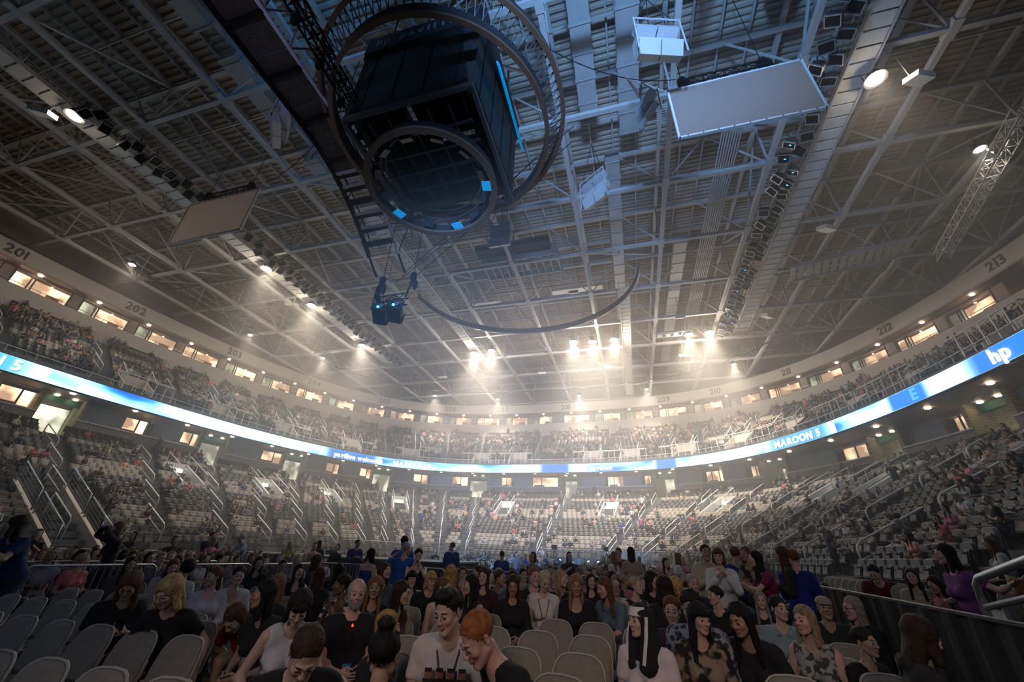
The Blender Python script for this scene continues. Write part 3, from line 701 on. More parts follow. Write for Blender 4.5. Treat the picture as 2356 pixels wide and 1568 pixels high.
# ================================================================== HUNG PROJECTORS
t = thing('projector_rig', 'pair of black projectors slung in a small black truss below the end of the gantry', 'projector', (-11.05, 14.7, 0))
for s in (-1, 1):
    mb = MB(); R = Matrix.Rotation(math.radians(-12), 3, 'X') @ Matrix.Rotation(math.radians(25), 3, 'Z')
    mb.box((s * 0.43, 0, 12.0), (0.66, 1.15, 0.42), R=R); pr_ = mb.build('projector_body', 'black_metal', t)
    MB().lathe([(0.12, 0), (0.12, 0.16), (0.09, 0.18)], Vector((s * 0.43, 0, 12.0)) + R @ Vector((0.12, -0.56, 0)), 12, R @ Matrix.Rotation(PI / 2, 3, 'X')).build('lens', 'dark_metal', pr_)
    q = Vector((s * 0.43, 0, 12.0)) + R @ Vector((-0.05, -0.585, -0.02))
    MB().box(q, (0.13, 0.02, 0.13), R=R).build('blue_indicator', 'blue_dot', pr_)
    b_ = MB()
    for dx in (-0.36, 0.36):
        for dy in (-0.5, 0.5): b_.bar(Vector((s * 0.43, 0, 12)) + R @ Vector((dx, dy, -.2)), Vector((s * 0.43, 0, 12)) + R @ Vector((dx, dy, 0.45)), 0.035)
    b_.build('cage', 'black_metal', t)
truss_bar(MB(), (-0.9, 0, 12.75), (0.9, 0, 12.75), 0.42, 0.45, 0.022).build('carrier_truss', 'black_metal', t)
for sx, lean in ((-0.75, 0.0), (0.85, 0.25)):
    m_ = MB(); m_.tube([(sx, 0, 12.9), (sx + lean * .5, 0, 13.5), (sx + lean, 0, 14.2)], 0.05, 6); m_.lathe([(0.08, -0.3), (0.16, -0.15), (0.16, 0.2), (0.08, 0.3)], (sx + lean, 0, 14.1), 10)
    m_.lathe([(0.05, -0.3), (0.12, -0.1), (0.12, 0.2), (0.05, 0.3)], (sx + lean + 0.14, 0.05, 13.6), 8); m_.build('chain_motor', 'black_metal', t)
    MB().tube([(sx + lean, 0, 14.4), (sx + lean, 0, 24.8)], 0.02, 4).build('hoist_chain', 'black_metal', t)
c_ = MB()
for k in range(5):
    a = -0.85 + k * 0.06; c_.tube([(a, 0.1, 14.3), (a - 0.22, 0.1, 13.9), (a - 0.25, 0.1, 13.3), (a - 0.05, 0.12, 12.9), (a + 0.1, 0.1, 12.6)], 0.035, 5)
c_.build('cable_loom', 'black_metal', t, True)
# ================================================================== CURVED TRACK, CLUSTERS, BOXES
t = thing('curtain_track', 'grey curved track that hangs in a half circle over the middle of the hall', 'track')
P = []
for k in range(41):
    a = PI + (PI * k / 40) * -1; P.append((-7.9 + 10.3 * math.cos(a) * 1.0, 28.2 + 9.0 * math.sin(a), 23.0))
mb = MB(); V = [q for x, y, z in P for q in ((x, y, z), (x, y, z + 0.55))]
mb.add(V, [(2 * i, 2 * i + 2, 2 * i + 3, 2 * i + 1) for i in range(40)]).build('band', 'score_trim', t)
MB().tube(P, 0.07, 6).build('lower_pipe', 'rail_grey', t, True); MB().tube([(x, y, z + .55) for x, y, z in P], 0.05, 6).build('upper_pipe', 'dark_metal', t, True)
for k in range(2, 40, 6): MB().tube([P[k], (P[k][0], P[k][1], 25)], 0.02, 4).build('hanger', 'dark_metal', t)
def cluster(x, y, z, rz, s, lbl):
    t = thing('speaker_cluster', lbl, 'loudspeaker', (x, y, z), rz)
    for k in range(3):
        R = Matrix.Rotation(math.radians(-18 + 22 * k), 3, 'X')
        for q in (-1, 1):
            MB().box((q * 0.56 * s, (0.25 - abs(k - 1) * .3) * s, (0.9 - 0.9 * k) * s), (1.06 * s, 0.5 * s, 0.86 * s), R=R).build('speaker_box', 'duct_white', t)
    for dx, dy in ((-1, -.3), (1, -.3), (0, .6)): MB().tube([(dx * s, dy * s, 1.4 * s), (0, 0, max(2.9 * s, 25.3 - z))], 0.025, 4).build('sling', 'dark_metal', t)
    f_ = MB()
    for a, b in (((-1.2, -.4, -1.5), (-1.2, -.4, 1.4)), ((1.2, -.4, -1.5), (1.2, -.4, 1.4)), ((-1.2, -.4, 1.4), (1.2, -.4, 1.4))): f_.bar(Vector(a) * s, Vector(b) * s, 0.05)
    f_.build('frame', 'white_steel', t)
cluster(2.9, 10.3, 21.4, 0.3, 0.85, 'white loudspeaker cluster of stacked boxes just above the right hanging screen')
cluster(-0.4, 17.4, 21.0, -0.6, 0.75, 'white loudspeaker cluster on slings right of the scoreboard rings')
cluster(-7.3, 20.2, 21.4, 0.0, 0.7, 'white loudspeaker cluster just beyond the scoreboard lower ring')
cluster(2.7, 14.2, 22.8, 2.2, 0.6, 'loudspeaker cluster turned away, between the duct and right hanging screen')
cluster(-16.8, 9.6, 22.0, -0.8, 0.8, 'white loudspeaker cluster in the dark left of the gantry')
for i, (x, y, z, rz, wh) in enumerate([(-31.4, 6.2, 23.4, .6, 'left of the lit lamp in the dark left roof'), (15.6, 16.0, 23.0, .4, 'right of the bright lamp over the right catwalk'), (15.0, 26.0, 22.6, .5, 'over the right side, on its own'),
    (-30.9, 26.0, 22.6, .3, 'between the two lamps left of the projectors'), (6.2, 36.6, 22.8, 0, 'near the end of the right catwalk lamps'), (14.0, 37.4, 22.4, .7, 'beyond the end of the right catwalk'),
    (-24, 47, 23, 0, 'over the far left roof behind a pair of lamps'), (-10, 48, 23, .1, 'over the far seats behind the curved track'), (-1.5, 47.5, 23, .1, 'over the far seats behind the row of three lamps'), (7.5, 46, 23, .2, 'just beyond the white lamp frame')]):
    t = thing('white_box', 'small white hanging box ' + wh, 'box', (x, y, z), rz, 'white boxes hung under the roof')
    R = Matrix.Rotation(math.radians(24), 3, 'X')
    MB().box((0, 0, 0), (0.95, 0.75, 0.28), R=R).build('shell', 'off_white_panel', t)
    MB().bar((0, 0.2, 0.1), (0, 0.2, 25.3 - z), 0.04).build('hanger', 'white_steel', t)
# slatted air handlers, pale panels, frame with lit fittings
t = thing('air_handler', 'white slatted air handler over the far side of the curved track', 'air handler', (-8.2, 29.5, 26.2))
for k in range(11): MB().box((-3.6 + k * 0.72, 0, 0), (0.08, 2.6, 0.5)).build('fin', 'duct_white', t)
for s in (-1, 1): MB().box((0, s * 1.3, 0), (7.6, 0.1, 0.55)).build('side_rail', 'white_steel', t)
MB().box((-0.4, -2.1, 0.5), (7.0, 1.2, 0.6)).build('dark_intake', 'dark_metal', t)
for i, (x, y, L) in enumerate([(-14.3, 36, 4.2), (-8.9, 36.5, 3.6), (-3.6, 35.5, 5.4), (-19, 46, 2.2), (-4, 35.8, 1.0)]):
    tag(MB().box((x, y, 26.8), (L, 0.75, 0.1)).build('acoustic_panel', 'off_white_panel'), 'pale flat panel under the deck ' + ['left of the three below the air handler', 'middle of the three below the air handler', 'right and longest below the air handler', 'near the left pair of flood lamps', 'smallest, beside the longest one'][i], 'panel', 'pale panels under the roof deck')
t = thing('lamp_frame', 'white frame with pale fittings beside the right pair of flood lamps', 'frame', (6.1, 42.6, 24.2))
for s in (-1, 1): MB().box((0, s * .5, 0), (3.6, 0.1, 0.2)).build('side', 'white_steel', t)
for k in range(4): MB().box((-1.3 + .85 * k, 0, -.05), (0.5, 0.7, 0.2)).build('fitting', 'off_white_panel', t)
t = thing('side_truss', 'pale lattice truss lit by a lamp at the right edge of the roof', 'truss')
truss_bar(MB(), (21.5, 19, 22.8), (24.5, 31.5, 22.8), 0.7, 0.7, 0.035).build('lattice', 'white_steel', t)
MB().tube([(22.2, 22.0, 23.1), (22.6, 22.8, 24.8)], 0.05, 6).build('hanger', 'white_steel', t)
t = thing('cable_tray', 'dark cable tray that follows the roof edge around the hall', 'cable tray')
ths_ = np.linspace(math.radians(8), math.radians(172), 90)
MB().tube([bowl(a, 4.5 + .25 * math.sin(a * 90), 24.3 + .1 * math.sin(a * 55)) for a in ths_], 0.09, 5).build('cables', 'dark_metal', t, True)
for a in ths_[::3]: MB().bar(bowl(a, 4.3, 24.3), bowl(a, 4.3, 25.0), 0.05).build('bracket', 'rail_grey', t)
# mesh catwalk seen slantwise at the right
t = thing('mesh_catwalk', 'slatted mesh catwalk running slantwise over the right stand', 'catwalk')
p0, p1 = Vector((15.5, 33.5, 24.2)), Vector((23.5, 31.5, 24.2)); d = (p1 - p0) / 14; sd = Vector((0.25, 1, 0)).normalized() * 1.1
for k in range(14): MB().bar(p0 + d * k - sd, p0 + d * k + sd, 0.4, 0.05).build('plank', 'fascia_plaster', t)
for s in (-1, 1): MB().bar(p0 + sd * s, p1 + sd * s, 0.12, 0.35).build('edge_beam', 'white_steel', t)
for i, (p, q, sag) in enumerate([((-1.9, 9, 21), (3.9, 12.5, 22), 1.0), ((-3, 13, 19.3), (-11, 14.7, 13.9), .4), ((-1.0, 12.0, 19.5), (-12.5, 17.5, 17.0), 0), ((-1.2, 12.8, 19.5), (-12.0, 18.0, 17.0), 0), ((-20.9, 12.7, 22), (-14.5, 11, 24), 1.2)]):
    p, q = Vector(p), Vector(q)
    tag(MB().tube([p + (q - p) * u / 12 - Vector((0, 0, sag * 4 * (u / 12) * (1 - u / 12))) for u in range(13)], 0.022, 4).build('cable', 'black_metal'), ['black cable sagging from the scoreboard ring to the right screen', 'thin black line from the scoreboard to the projectors', 'upper of two thin lines crossing below the scoreboard', 'lower of two thin lines crossing below the scoreboard', 'black cable sagging beside the left hanging screen'][i], 'cable')
# ================================================================== VOMITORIES, RAILS, STAIRS
def put(o, th, r, z):
    n_, t_ = bowl_dir(th, r); o.location = bowl(th, r, z); o.rotation_euler = (0, 0, math.atan2(-n_.x, n_.y)); return o     # local +y points outward
VR = 12, 15
for k, th in enumerate(VOMS):
    r0, z0 = low(VR[0]); r1, z1 = low(VR[1]); L = r1 - r0; n_ = k
    t = put(thing('vomitory', f'pale walled stair exit in the lower stand, {ordinal(k)} counting from the left', 'stair exit', group='pale walled exits in the lower stand'), th, r0, z0)
    for s in (-1, 1):
        MB().add([(s * .85 + a, y, z) for a in (-.07, .07) for y, z in ((-1.0, -.6), (L + .2, 0.2), (L + .2, L * .5 + .75), (-1.0, 0.2))],
                 [(3, 2, 1, 0), (4, 5, 6, 7), (0, 1, 5, 4), (1, 2, 6, 5), (2, 3, 7, 6), (3, 0, 4, 7)]).build('side_wall', 'off_white_panel', t)
        q = MB().tube([(s * .85, -1.0, 0.2), (s * .85, -1.0, .95), (s * .85, L + .2, L * .5 + 1.5), (s * .85, L + .2, L * .5 + .7)], 0.035, 6); q.tube([(s * .85, L * .4, L * .2 + .6), (s * .85, L * .4, L * .2 + 1.35)], 0.03, 5)
        q.build('guard_rail', 'rail_white', t)
    MB().box((0, L + .15, L * .5 + .2), (1.7, 0.14, 1.1)).build('end_wall', 'off_white_panel', t)
    MB().box((0, L + .06, .75), (1.2, 0.06, 1.5)).build('lit_opening', 'concourse_light', t)
    for i in range(6): MB().box((0, -.8 + i * .5, -.3 + .02 * i), (1.5, 0.42, 0.1)).build('step', 'tier_concrete', t)
# stair lined with pale walls on the left
for s, a in ((0, 172.9), (1, 170.2)):
    th = math.radians(a); t = put(thing('stair_wall', 'pale sloping stair wall with cable railings in the left stand, ' + ('nearer one' if s == 0 else 'farther one'), 'stair wall'), th, -12.6, 0)
    MB().add([(x, y, z) for x in (-.1, .1) for y, z in ((-1.5, 0), (4.4, 0), (4.4, 4.0), (-1.5, 0.9))], [(3, 2, 1, 0), (4, 5, 6, 7), (0, 1, 5, 4), (1, 2, 6, 5), (2, 3, 7, 6), (3, 0, 4, 7)]).build('wall', 'fascia_plaster', t)
    for y0 in (-1.4, 1.6):
        zz = lambda y: 0.9 + (y + 1.5) * .525
        MB().tube([(0, y0, zz(y0)), (0, y0, zz(y0) + 1.0), (0, y0 + 2.7, zz(y0 + 2.7) + 1.0), (0, y0 + 2.7, zz(y0 + 2.7))], 0.045, 8).build('rail_frame', 'rail_grey', t, True)
        for q in (.2, .4, .6, .8): MB().tube([(0, y0, zz(y0) + q), (0, y0 + 2.7, zz(y0 + 2.7) + q)], 0.012, 4).build('rail_wire', 'rail_grey', t)
# aisle hand rails, lower and upper, and front rails above the ribbon
def hand_rail(L, slope, post=0.9):
    t = thing('hand_rail', 'x', 'handrail')
    MB().tube([(0, 0, 0), (0, 0, post), (0, .12, post + .1 + .06), (0, L, L * slope + post + .1), (0, L + .08, L * slope + post), (0, L + .08, L * slope)], 0.038, 6).build('top_bar', 'rail_white', t, True)
    MB().tube([(0, 0.02, post * .55), (0, L + .06, L * slope + post * .55)], 0.03, 6).build('mid_bar', 'rail_white', t, True)
    return t
hA, hB = hand_rail(2.4, .5), hand_rail(2.2, .625); ka, kb = [(c, []) for c in kids(hA)], [(c, []) for c in kids(hB)]
UA = [math.radians(a) for a in (176, 170.8, 164.8, 159.4, 153.5, 147.2, 140, 132.8, 125, 117, 108.5, 100.4, 91, 84.8, 73, 66, 57, 49, 42, 36, 29.5, 23.5, 18.8, 13)]
ua = ub = True
for k, th in enumerate(AISLES):
    if th > math.radians(181) or th < math.radians(7): continue
    for q, i in enumerate((1, 5.5, 10, 14.5)):
        r, z = low(i); lb = f'white stair handrail in the lower stand, {ordinal(q)} one up in aisle {ordinal(k)} from the left'
        if ua: o = hA; ua = False
        else: o = copy_tree(hA, ka)
        o['label'] = lb; o['group'] = 'stair handrails of the lower stand'; put(o, th, r, z)
for k, th in enumerate(UA):
    for q, i in enumerate((2.2, 6, 9.8)):
        r, z = upp(i); lb = f'white stair handrail in the upper stand, {ordinal(q)} one up in aisle {ordinal(k)} from the left'
        if ub: o = hB; ub = False
        else: o = copy_tree(hB, kb)
        o['label'] = lb; o['group'] = 'stair handrails of the upper stand'; put(o, th, r, z)
t = thing('front_rail', 'thin white rail along the top of the glowing ribbon board', 'railing')
MB().tube([bowl(a, 0.02, 12.72) for a in np.linspace(TH0, TH1, 200)], 0.03, 5).build('top_bar', 'rail_white', t, True)
p_ = MB()
for a in arc(0.02, 1.6)[0]: p_.bar(bowl(a, .02, 12.3), bowl(a, .02, 12.72), 0.035)
p_.build('posts', 'rail_white', t)['kind'] = 'stuff'
UV_ = [math.radians(a) for a in (167.8, 158.6, 148.0, 133.5, 118, 100.2, 93.2, 85.2, 78.5, 67, 54.5, 44, 33.0, 25.0, 15)]
for k, th in enumerate(UV_):
    t = put(thing('entry_cage', f'white railed landing at the front of the upper stand, {ordinal(k)} counting from the left', 'railing', group='railed landings of the upper stand'), th, 0.08, 12.3)
    W = 2.3
    MB().tube([(-W, 0, 0), (-W, 0, 1.35), (W, 0, 1.35), (W, 0, 0)], 0.045, 6).build('front_frame', 'rail_white', t)
    for i in range(5): MB().bar((-W + (i + 1) * 2 * W / 6, 0, 0), (-W + (i + 1) * 2 * W / 6, 0, 1.35), 0.045).build('post', 'rail_white', t)
    for s in (-1, 1):
        MB().tube([(s * W, 0, 1.35), (s * W, .3, 1.35), (s * W * .5, .9, 1.5), (s * W * .5, 2.6, 2.9), (s * W * .5, 2.6, 1.9)], 0.045, 6).build('side_rail', 'rail_white', t)
        MB().add([(s * W * .5 + a, y, z) for a in (-.05, .05) for y, z in ((.8, -.2), (2.7, -.2), (2.7, 1.95), (.8, .7))], [(3, 2, 1, 0), (4, 5, 6, 7), (0, 1, 5, 4), (1, 2, 6, 5), (2, 3, 7, 6), (3, 0, 4, 7)]).build('side_wall', 'fascia_plaster', t)
    MB().box((0, 2.7, .9), (W, .1, 2.1)).build('back_wall', 'fascia_plaster', t)
# flights of steps in the lower aisles
for k, th in enumerate(AISLES):
    mb = MB(); n_, t_ = bowl_dir(th, -6); rz = math.atan2(-n_.x, n_.y)
    for i in range(LOW_N):
        r, z = low(i); q = bowl(th, r - .55, z - .1); mb.box((q.x, q.y, q.z - .05), (1.1, 0.35, 0.28), rz)
    struct(mb.build('stair_steps', 'concrete'), 'flight of concrete steps up an aisle of the lower stand')['kind'] = 'structure'
# ================================================================== SEATS AND THE CROWD IN THE STANDS
def fast_mesh(name, V, Q, mats, mi=None, col=None, parent=None):
    me = bpy.data.meshes.new(name); nv, nf = len(V), len(Q); k = Q.shape[1]
    me.vertices.add(nv); me.vertices.foreach_set('co', V.astype(np.float32).ravel())
    me.loops.add(nf * k); me.loops.foreach_set('vertex_index', Q.astype(np.int32).ravel())
    me.polygons.add(nf); me.polygons.foreach_set('loop_start', np.arange(0, nf * k, k, dtype=np.int32))
    for q in mats: me.materials.append(M[q])
    if mi is not None: me.polygons.foreach_set('material_index', mi.astype(np.int32))
    me.update(calc_edges=True)
    if col is not None:
        a = me.attributes.new('tint', 'FLOAT_COLOR', 'POINT'); a.data.foreach_set('color', np.concatenate([col, np.ones((len(col), 1))], 1).astype(np.float32).ravel())
    o = bpy.data.objects.new(name, me); COL.objects.link(o)
    if parent: o.parent = parent
    return o
def tile(TV, TQ, pos, ang, sc=None):
    N, n = len(pos), len(TV); c, s = np.cos(ang), np.sin(ang)
    T = TV[None] * (sc[:, None, None] if sc is not None else 1)
    T = np.broadcast_to(T, (N, n, 3))
    V = np.empty((N, n, 3)); V[..., 0] = T[..., 0] * c[:, None] - T[..., 1] * s[:, None] + pos[:, None, 0]
    V[..., 1] = T[..., 0] * s[:, None] + T[..., 1] * c[:, None] + pos[:, None, 1]; V[..., 2] = T[..., 2] + pos[:, None, 2]
    Q = TQ[None] + (np.arange(N) * n)[:, None, None]
    return V.reshape(-1, 3), Q.reshape(-1, TQ.shape[1])
mat('seat_beige', (0.24, 0.215, 0.19), 0.55); mat('seat_dark', (0.02, 0.022, 0.028), 0.45); mat('seat_shell', (0.07, 0.07, 0.075), 0.4)
LOWBAND = [0, 0, 1, 1, 1, 0, 0, 0, 0, 0, 1, 1, 1, 0, 0, 0, 1, 0, 0, 0]; UPBAND = [0, 0, 0, 1, 1, 0, 0, 0, 1, 1, 0, 0, 1, 0]
pm = MB().box((0, .06, .65), (.505, .06, .48)); pm.box((0, -.06, .56), (.47, .09, .30)); pm.box((0, .0, .2), (.05, .3, .42))
PV = np.array(pm.v); PQ = np.array(pm.f)
seats = []     # x y z ang kind level row theta
def wid(th, rows, r, hw):
    return abs(th - rows) < wedge(rows, hw, r)
for lev, N, fn, band, ais, voms, vh in ((0, LOW_N, low, LOWBAND, AISLES, VOMS, 1.45), (1, UP_N, upp, UPBAND, UA, UV_, 1.5)):
    for i in range(N):
        r, z = fn(i); rr = r + (0.12 if lev == 0 else 0.16)
        if lev and i == 0: continue
        for th in arc(rr, 0.53)[0]:
            if any(abs(th - a) < wedge(a, 0.75, rr) for a in ais): continue
            if lev == 0 and 10 < i < 16 and any(abs(th - a) < wedge(a, 1.15, rr) for a in voms): continue
            if lev == 1 and i < 4 and any(abs(th - a) < wedge(a, 1.4 if i else 2.4, rr) for a in voms): continue
            if lev == 0 and i < 8 and math.radians(169.5) < th < math.radians(173.6): continue
            n_, t_ = bowl_dir(th, rr); p = bowl(th, rr, z)
            seats.append((p.x, p.y, z, math.atan2(-n_.x, n_.y), band[i], lev, i, th))
seats = np.array(seats)
def project(P):
    R3 = np.array(cam.matrix_world)[:3, :3]; q = (np.asarray(P) - np.array([0, 0, 1.5])) @ R3
    d = -q[..., 2]; dd = np.where(d > .1, d, .1)
    return 1178 + 916 * q[..., 0] / dd, 784 - 916 * q[..., 1] / dd, d
px, py, dep = project(seats[:, :3] + [0, 0, .6])
inview = (dep > .5) & (px > -20) & (px < 2376) & (py > 0) & (py < 1568)
margin = (dep > .3) & (px > -700) & (px < 3000)
seats = seats[margin]; px, py, dep, inview = px[margin], py[margin], dep[margin], inview[margin]
near = np.argsort(np.where(inview, dep, 1e9))[:300]; isn = np.zeros(len(seats), bool); isn[near] = True
rest = seats[~isn]
V, Q = tile(PV, PQ, rest[:, :3], rest[:, 3]); mi = np.repeat(rest[:, 4], len(PQ))
o = fast_mesh('arena_seats', V, Q, ['seat_dark', 'seat_beige'], mi); o['kind'] = 'stuff'; o['label'] = 'rows of folded beige and charcoal seats in the far stands'
def near_seat(m):
    t = thing('arena_seat', 'x', 'seat')
    V = []; n = 9                                  # padded back, rounded top corners
    prof = [(-.23, .42), (-.235, .80), (-.20, .87), (-.12, .895), (0, .90), (.12, .895), (.20, .87), (.235, .80), (.23, .42)]
    for y in (.03, .09): V += [(x, y + (z - .42) * .12, z) for x, z in prof]
    V += [(x * .86, .005 + (z - .42) * .12, .44 + (z - .42) * .93) for x, z in prof]
    F = [tuple(range(2 * n, 3 * n)), tuple(range(n, 2 * n))[::-1]]
    F += [(i, (i + 1) % n, n + (i + 1) % n, n + i) for i in range(n)] + [(2 * n + i, 2 * n + (i + 1) % n, (i + 1) % n, i) for i in range(n)]
    MB().add(V, F).build('backrest', m, t)
    R = Matrix.Rotation(math.radians(72), 3, 'X')
    b = MB().box((0, -.06, .56), (.43, .36, .075), R=R); b.box((0, -.10, .56), (.36, .28, .05), R=R); b.build('seat_pan', m, t)
    MB().box((0, -.15, .71), (.34, .03, .035)).build('pan_lip', 'seat_shell', t)
    for s in (-1, 1):
        a = MB().box((s * .262, -.02, .33), (.04, .06, .62)); a.box((s * .262, -.1, .65), (.05, .3, .035)); a.build('arm_stand', 'seat_shell', t)
    return t
ns = [near_seat('seat_dark'), near_seat('seat_beige')]; nk = [[(c, []) for c in kids(q)] for q in ns]; usedn = [False, False]
rowcount = {}
for i in sorted(near, key=lambda j: (seats[j][5], seats[j][6], seats[j][7])):
    x, y, z, a, kd, lev, row, th = seats[i]; kd = int(kd); side = 'right' if x > XC else 'left'
    key = (side, int(row)); q = rowcount.get(key, 0); rowcount[key] = q + 1
    lb = f"{'beige padded' if kd else 'charcoal'} fold-up seat in the {side} stand, row {ordinal(int(row))} from the floor, {ordinal(q)} along"
    if not usedn[kd]: o = ns[kd]; usedn[kd] = True; o['label'] = lb; o['group'] = f'fold-up seats of the {side} stand'; o.location = (x, y, z); o.rotation_euler = (0, 0, a)
    else: copy_tree(ns[kd], nk[kd], (x, y, z), a, lb, f'fold-up seats of the {side} stand')
for k in range(2):
    if not usedn[k]:
        for c, _ in nk[k]: bpy.data.objects.remove(c)
        bpy.data.objects.remove(ns[k])
# ---------------------------------------------------------------- small figures for the stands
m = mat('crowd_cloth', (1, 1, 1), 0.85); a_ = m.node_tree.nodes.new('ShaderNodeAttribute'); a_.attribute_name = 'tint'
m.node_tree.links.new(a_.outputs['Color'], m.node_tree.nodes['Principled BSDF'].inputs['Base Color'])
SKIN, HAIR, TOP, LEG = 0, 1, 2, 3
def taper(P, lab, p, q, r0, r1, kind, n=5):
    p, q = Vector(p), Vector(q); a, b, d = frame_of(q - p)
    base = len(P['v'])
    for c, r in ((p, r0), (q, r1)):
        P['v'] += [tuple(c + a * math.cos(2 * PI * k / n) * r + b * math.sin(2 * PI * k / n) * r) for k in range(n)]
        P['k'] += [kind] * n
    P['q'] += [(base + k, base + (k + 1) % n, base + n + (k + 1) % n, base + n + k) for k in range(n)]
def rings(P, R, kind, n=6):
    base = len(P['v'])
    for (cx, cy_, cz, rx, ry) in R:
        P['v'] += [(cx + rx * math.cos(2 * PI * k / n), cy_ + ry * math.sin(2 * PI * k / n), cz) for k in range(n)]; P['k'] += [kind] * n
    for i in range(len(R) - 1):
        P['q'] += [(base + i * n + k, base + i * n + (k + 1) % n, base + (i + 1) * n + (k + 1) % n, base + (i + 1) * n + k) for k in range(n)]
    P['q'] += [(base + (len(R) - 1) * n + k, base + (len(R) - 1) * n + (k + 1) % n, base + (len(R) - 1) * n + (k + 2) % n, base + (len(R) - 1) * n + (k + 3) % n) for k in (0, 3)]
def mini(pose, hair):
    """origin at the floor under the hips; faces -y"""
    P = {'v': [], 'k': [], 'q': []}; st = pose.startswith('stand'); h = .92 if st else .50; lean = {'sit_fwd': -.13}.get(pose, .02); hy = lean * 1.5
    rings(P, [(0, 0, h - .08, .15, .11), (0, lean * .5, h + .15, .145, .10), (0, lean, h + .36, .19, .11), (0, lean, h + .46, .17, .09), (0, lean, h + .5, .05, .05)], TOP)
    rings(P, [(0, hy - .01, h + .50, .05, .055), (0, hy - .03, h + .56, .062, .075), (0, hy - .03, h + .64, .076, .095), (0, hy - .02, h + .72, .07, .085), (0, hy, h + .755, .03, .04)], SKIN)
    rings(P, [(0, hy + .035, h + (.56 if hair == 0 else .36 if hair == 1 else .5), .065 if hair == 0 else .088, .05 if hair == 0 else .055), (0, hy + .03, h + .66, .084, .08), (0, hy + .02, h + .735, .080, .088), (0, hy + .01, h + .785, .04, .05)], HAIR)
    for s in (-1, 1):
        sh = (s * .19, lean, h + .43)
        if pose == 'sit_up': el, ha = (s * .27, -.12, h + .28), (s * .12, -.25, h + .48)
        elif pose == 'sit_fwd': el, ha = (s * .22, -.25, h + .22), (s * .05, -.42, h + .2)
        elif st and pose == 'stand_phone': el, ha = (s * .24, -.12, h + .22), (s * .06, -.28, h + .38)
        elif st: el, ha = (s * .26, .02, h + .12), (s * .24, -.08, h - .1)
        else: el, ha = (s * .25, -.03, h + .17), (s * .1, -.26, h + .08)
        taper(P, 0, sh, el, .055, .045, TOP, 4); taper(P, 0, el, ha, .042, .03, SKIN, 4)
        if st: taper(P, 0, (s * .09, 0, h), (s * .1, .01, 0), .09, .05, LEG, 4)
        else:
            taper(P, 0, (s * .09, .02, h), (s * .12, -.42, h + .03), .09, .065, LEG, 4); taper(P, 0, (s * .12, -.42, h + .03), (s * .12, -.40, .04), .06, .045, LEG, 4)
    return np.array(P['v']), np.array(P['q']), np.array(P['k'])
MINI = [mini(p, h) for p in ('sit', 'sit_up', 'sit_fwd', 'stand', 'stand_phone') for h in (0, 1, 2)]
SKINS = [(.55, .36, .27), (.62, .42, .33), (.42, .26, .18), (.30, .18, .12), (.66, .47, .38), (.5, .33, .22)]
HAIRS = [(.02, .014, .01), (.03, .02, .015), (.07, .035, .02), (.16, .09, .045), (.38, .26, .13), (.05, .03, .02), (.3, .28, .26)]
TOPS = [(.015, .015, .018), (.02, .022, .03), (.05, .05, .055), (.04, .05, .09), (.65, .63, .62), (.5, .48, .47), (.55, .12, .14), (.6, .22, .3), (.03, .08, .25), (.25, .22, .2), (.1, .25, .25), (.02, .02, .02), (.12, .1, .16), (.75, .4, .3), (.35, .32, .36)]
TOPN = ['black', 'charcoal', 'dark grey', 'navy', 'white', 'pale grey', 'red', 'pink', 'blue', 'brown', 'teal', 'black', 'plum', 'orange', 'lilac grey']
LEGS = [(.02, .025, .05), (.03, .05, .10), (.012, .012, .014), (.10, .09, .08)]
SKN = ['light', 'pale', 'tan', 'dark', 'fair', 'olive']; HRN = ['black', 'near-black', 'dark brown', 'brown', 'blond', 'deep brown', 'grey']
TOPP = np.array([4, 3, 2, 2, 1.6, 1.4, .7, .9, .8, 1.2, .6, 3, 1.2, .7, 1]); TOPP = TOPP / TOPP.sum()
def people_colors(N, rng):
    return [rng.integers(0, len(a), N) if a is not TOPS else rng.choice(len(TOPS), N, p=TOPP) for a in (SKINS, HAIRS, TOPS, LEGS)]
# who sits where: clusters of friends with empty seats between
def noise2(u, v, seed):
    r = np.random.default_rng(seed); s = 0
    for f, w_ in ((.5, .6), (1.3, .5), (3.1, .35)):
        a, b, c, d = r.uniform(0, 6.28, 4); s = s + w_ * np.sin(u * f + a + 1.7 * np.sin(v * f * .7 + b)) * np.cos(v * f * 1.3 + c + np.sin(u * f * .6 + d))
    return s
u = seats[:, 7] * 44; v = seats[:, 6] * .8
dens = np.where(seats[:, 5] == 0, .21, .36) + .42 * noise2(u, v, 11)
dens = np.where((seats[:, 5] == 1), np.clip(dens + .06, 0, .85), np.clip(dens, .02, .75))
dens = np.where((seats[:, 5] == 0) & (seats[:, 6] < 2), dens * .3, dens)
occ = RNG.random(len(seats)) < dens
S = seats[occ]; D = dep[occ]; IV = inview[occ]
pose = RNG.choice(5, len(S), p=[.50, .20, .24, .03, .03]); hs = RNG.integers(0, 3, len(S)); cs = people_colors(len(S), RNG)
pos = S[:, :3].copy(); fwd = np.stack([np.sin(S[:, 3]), -np.cos(S[:, 3])], 1); pos[:, :2] += fwd * .12
ang = S[:, 3] + RNG.normal(0, .25, len(S)); scl = RNG.uniform(.94, 1.06, len(S))
kn = np.argsort(np.where(IV, D, 1e9))[:108]; big = np.zeros(len(S), bool); big[kn] = True
def tint(kk, cs_, N):
    pal = np.zeros((N, 4, 3))
    for j, p in enumerate((SKINS, HAIRS, TOPS, LEGS)): pal[:, j] = np.array(p)[cs_[j]]
    return pal[:, kk].reshape(-1, 3)
VV = []; QQ = []; CC = []; off = 0
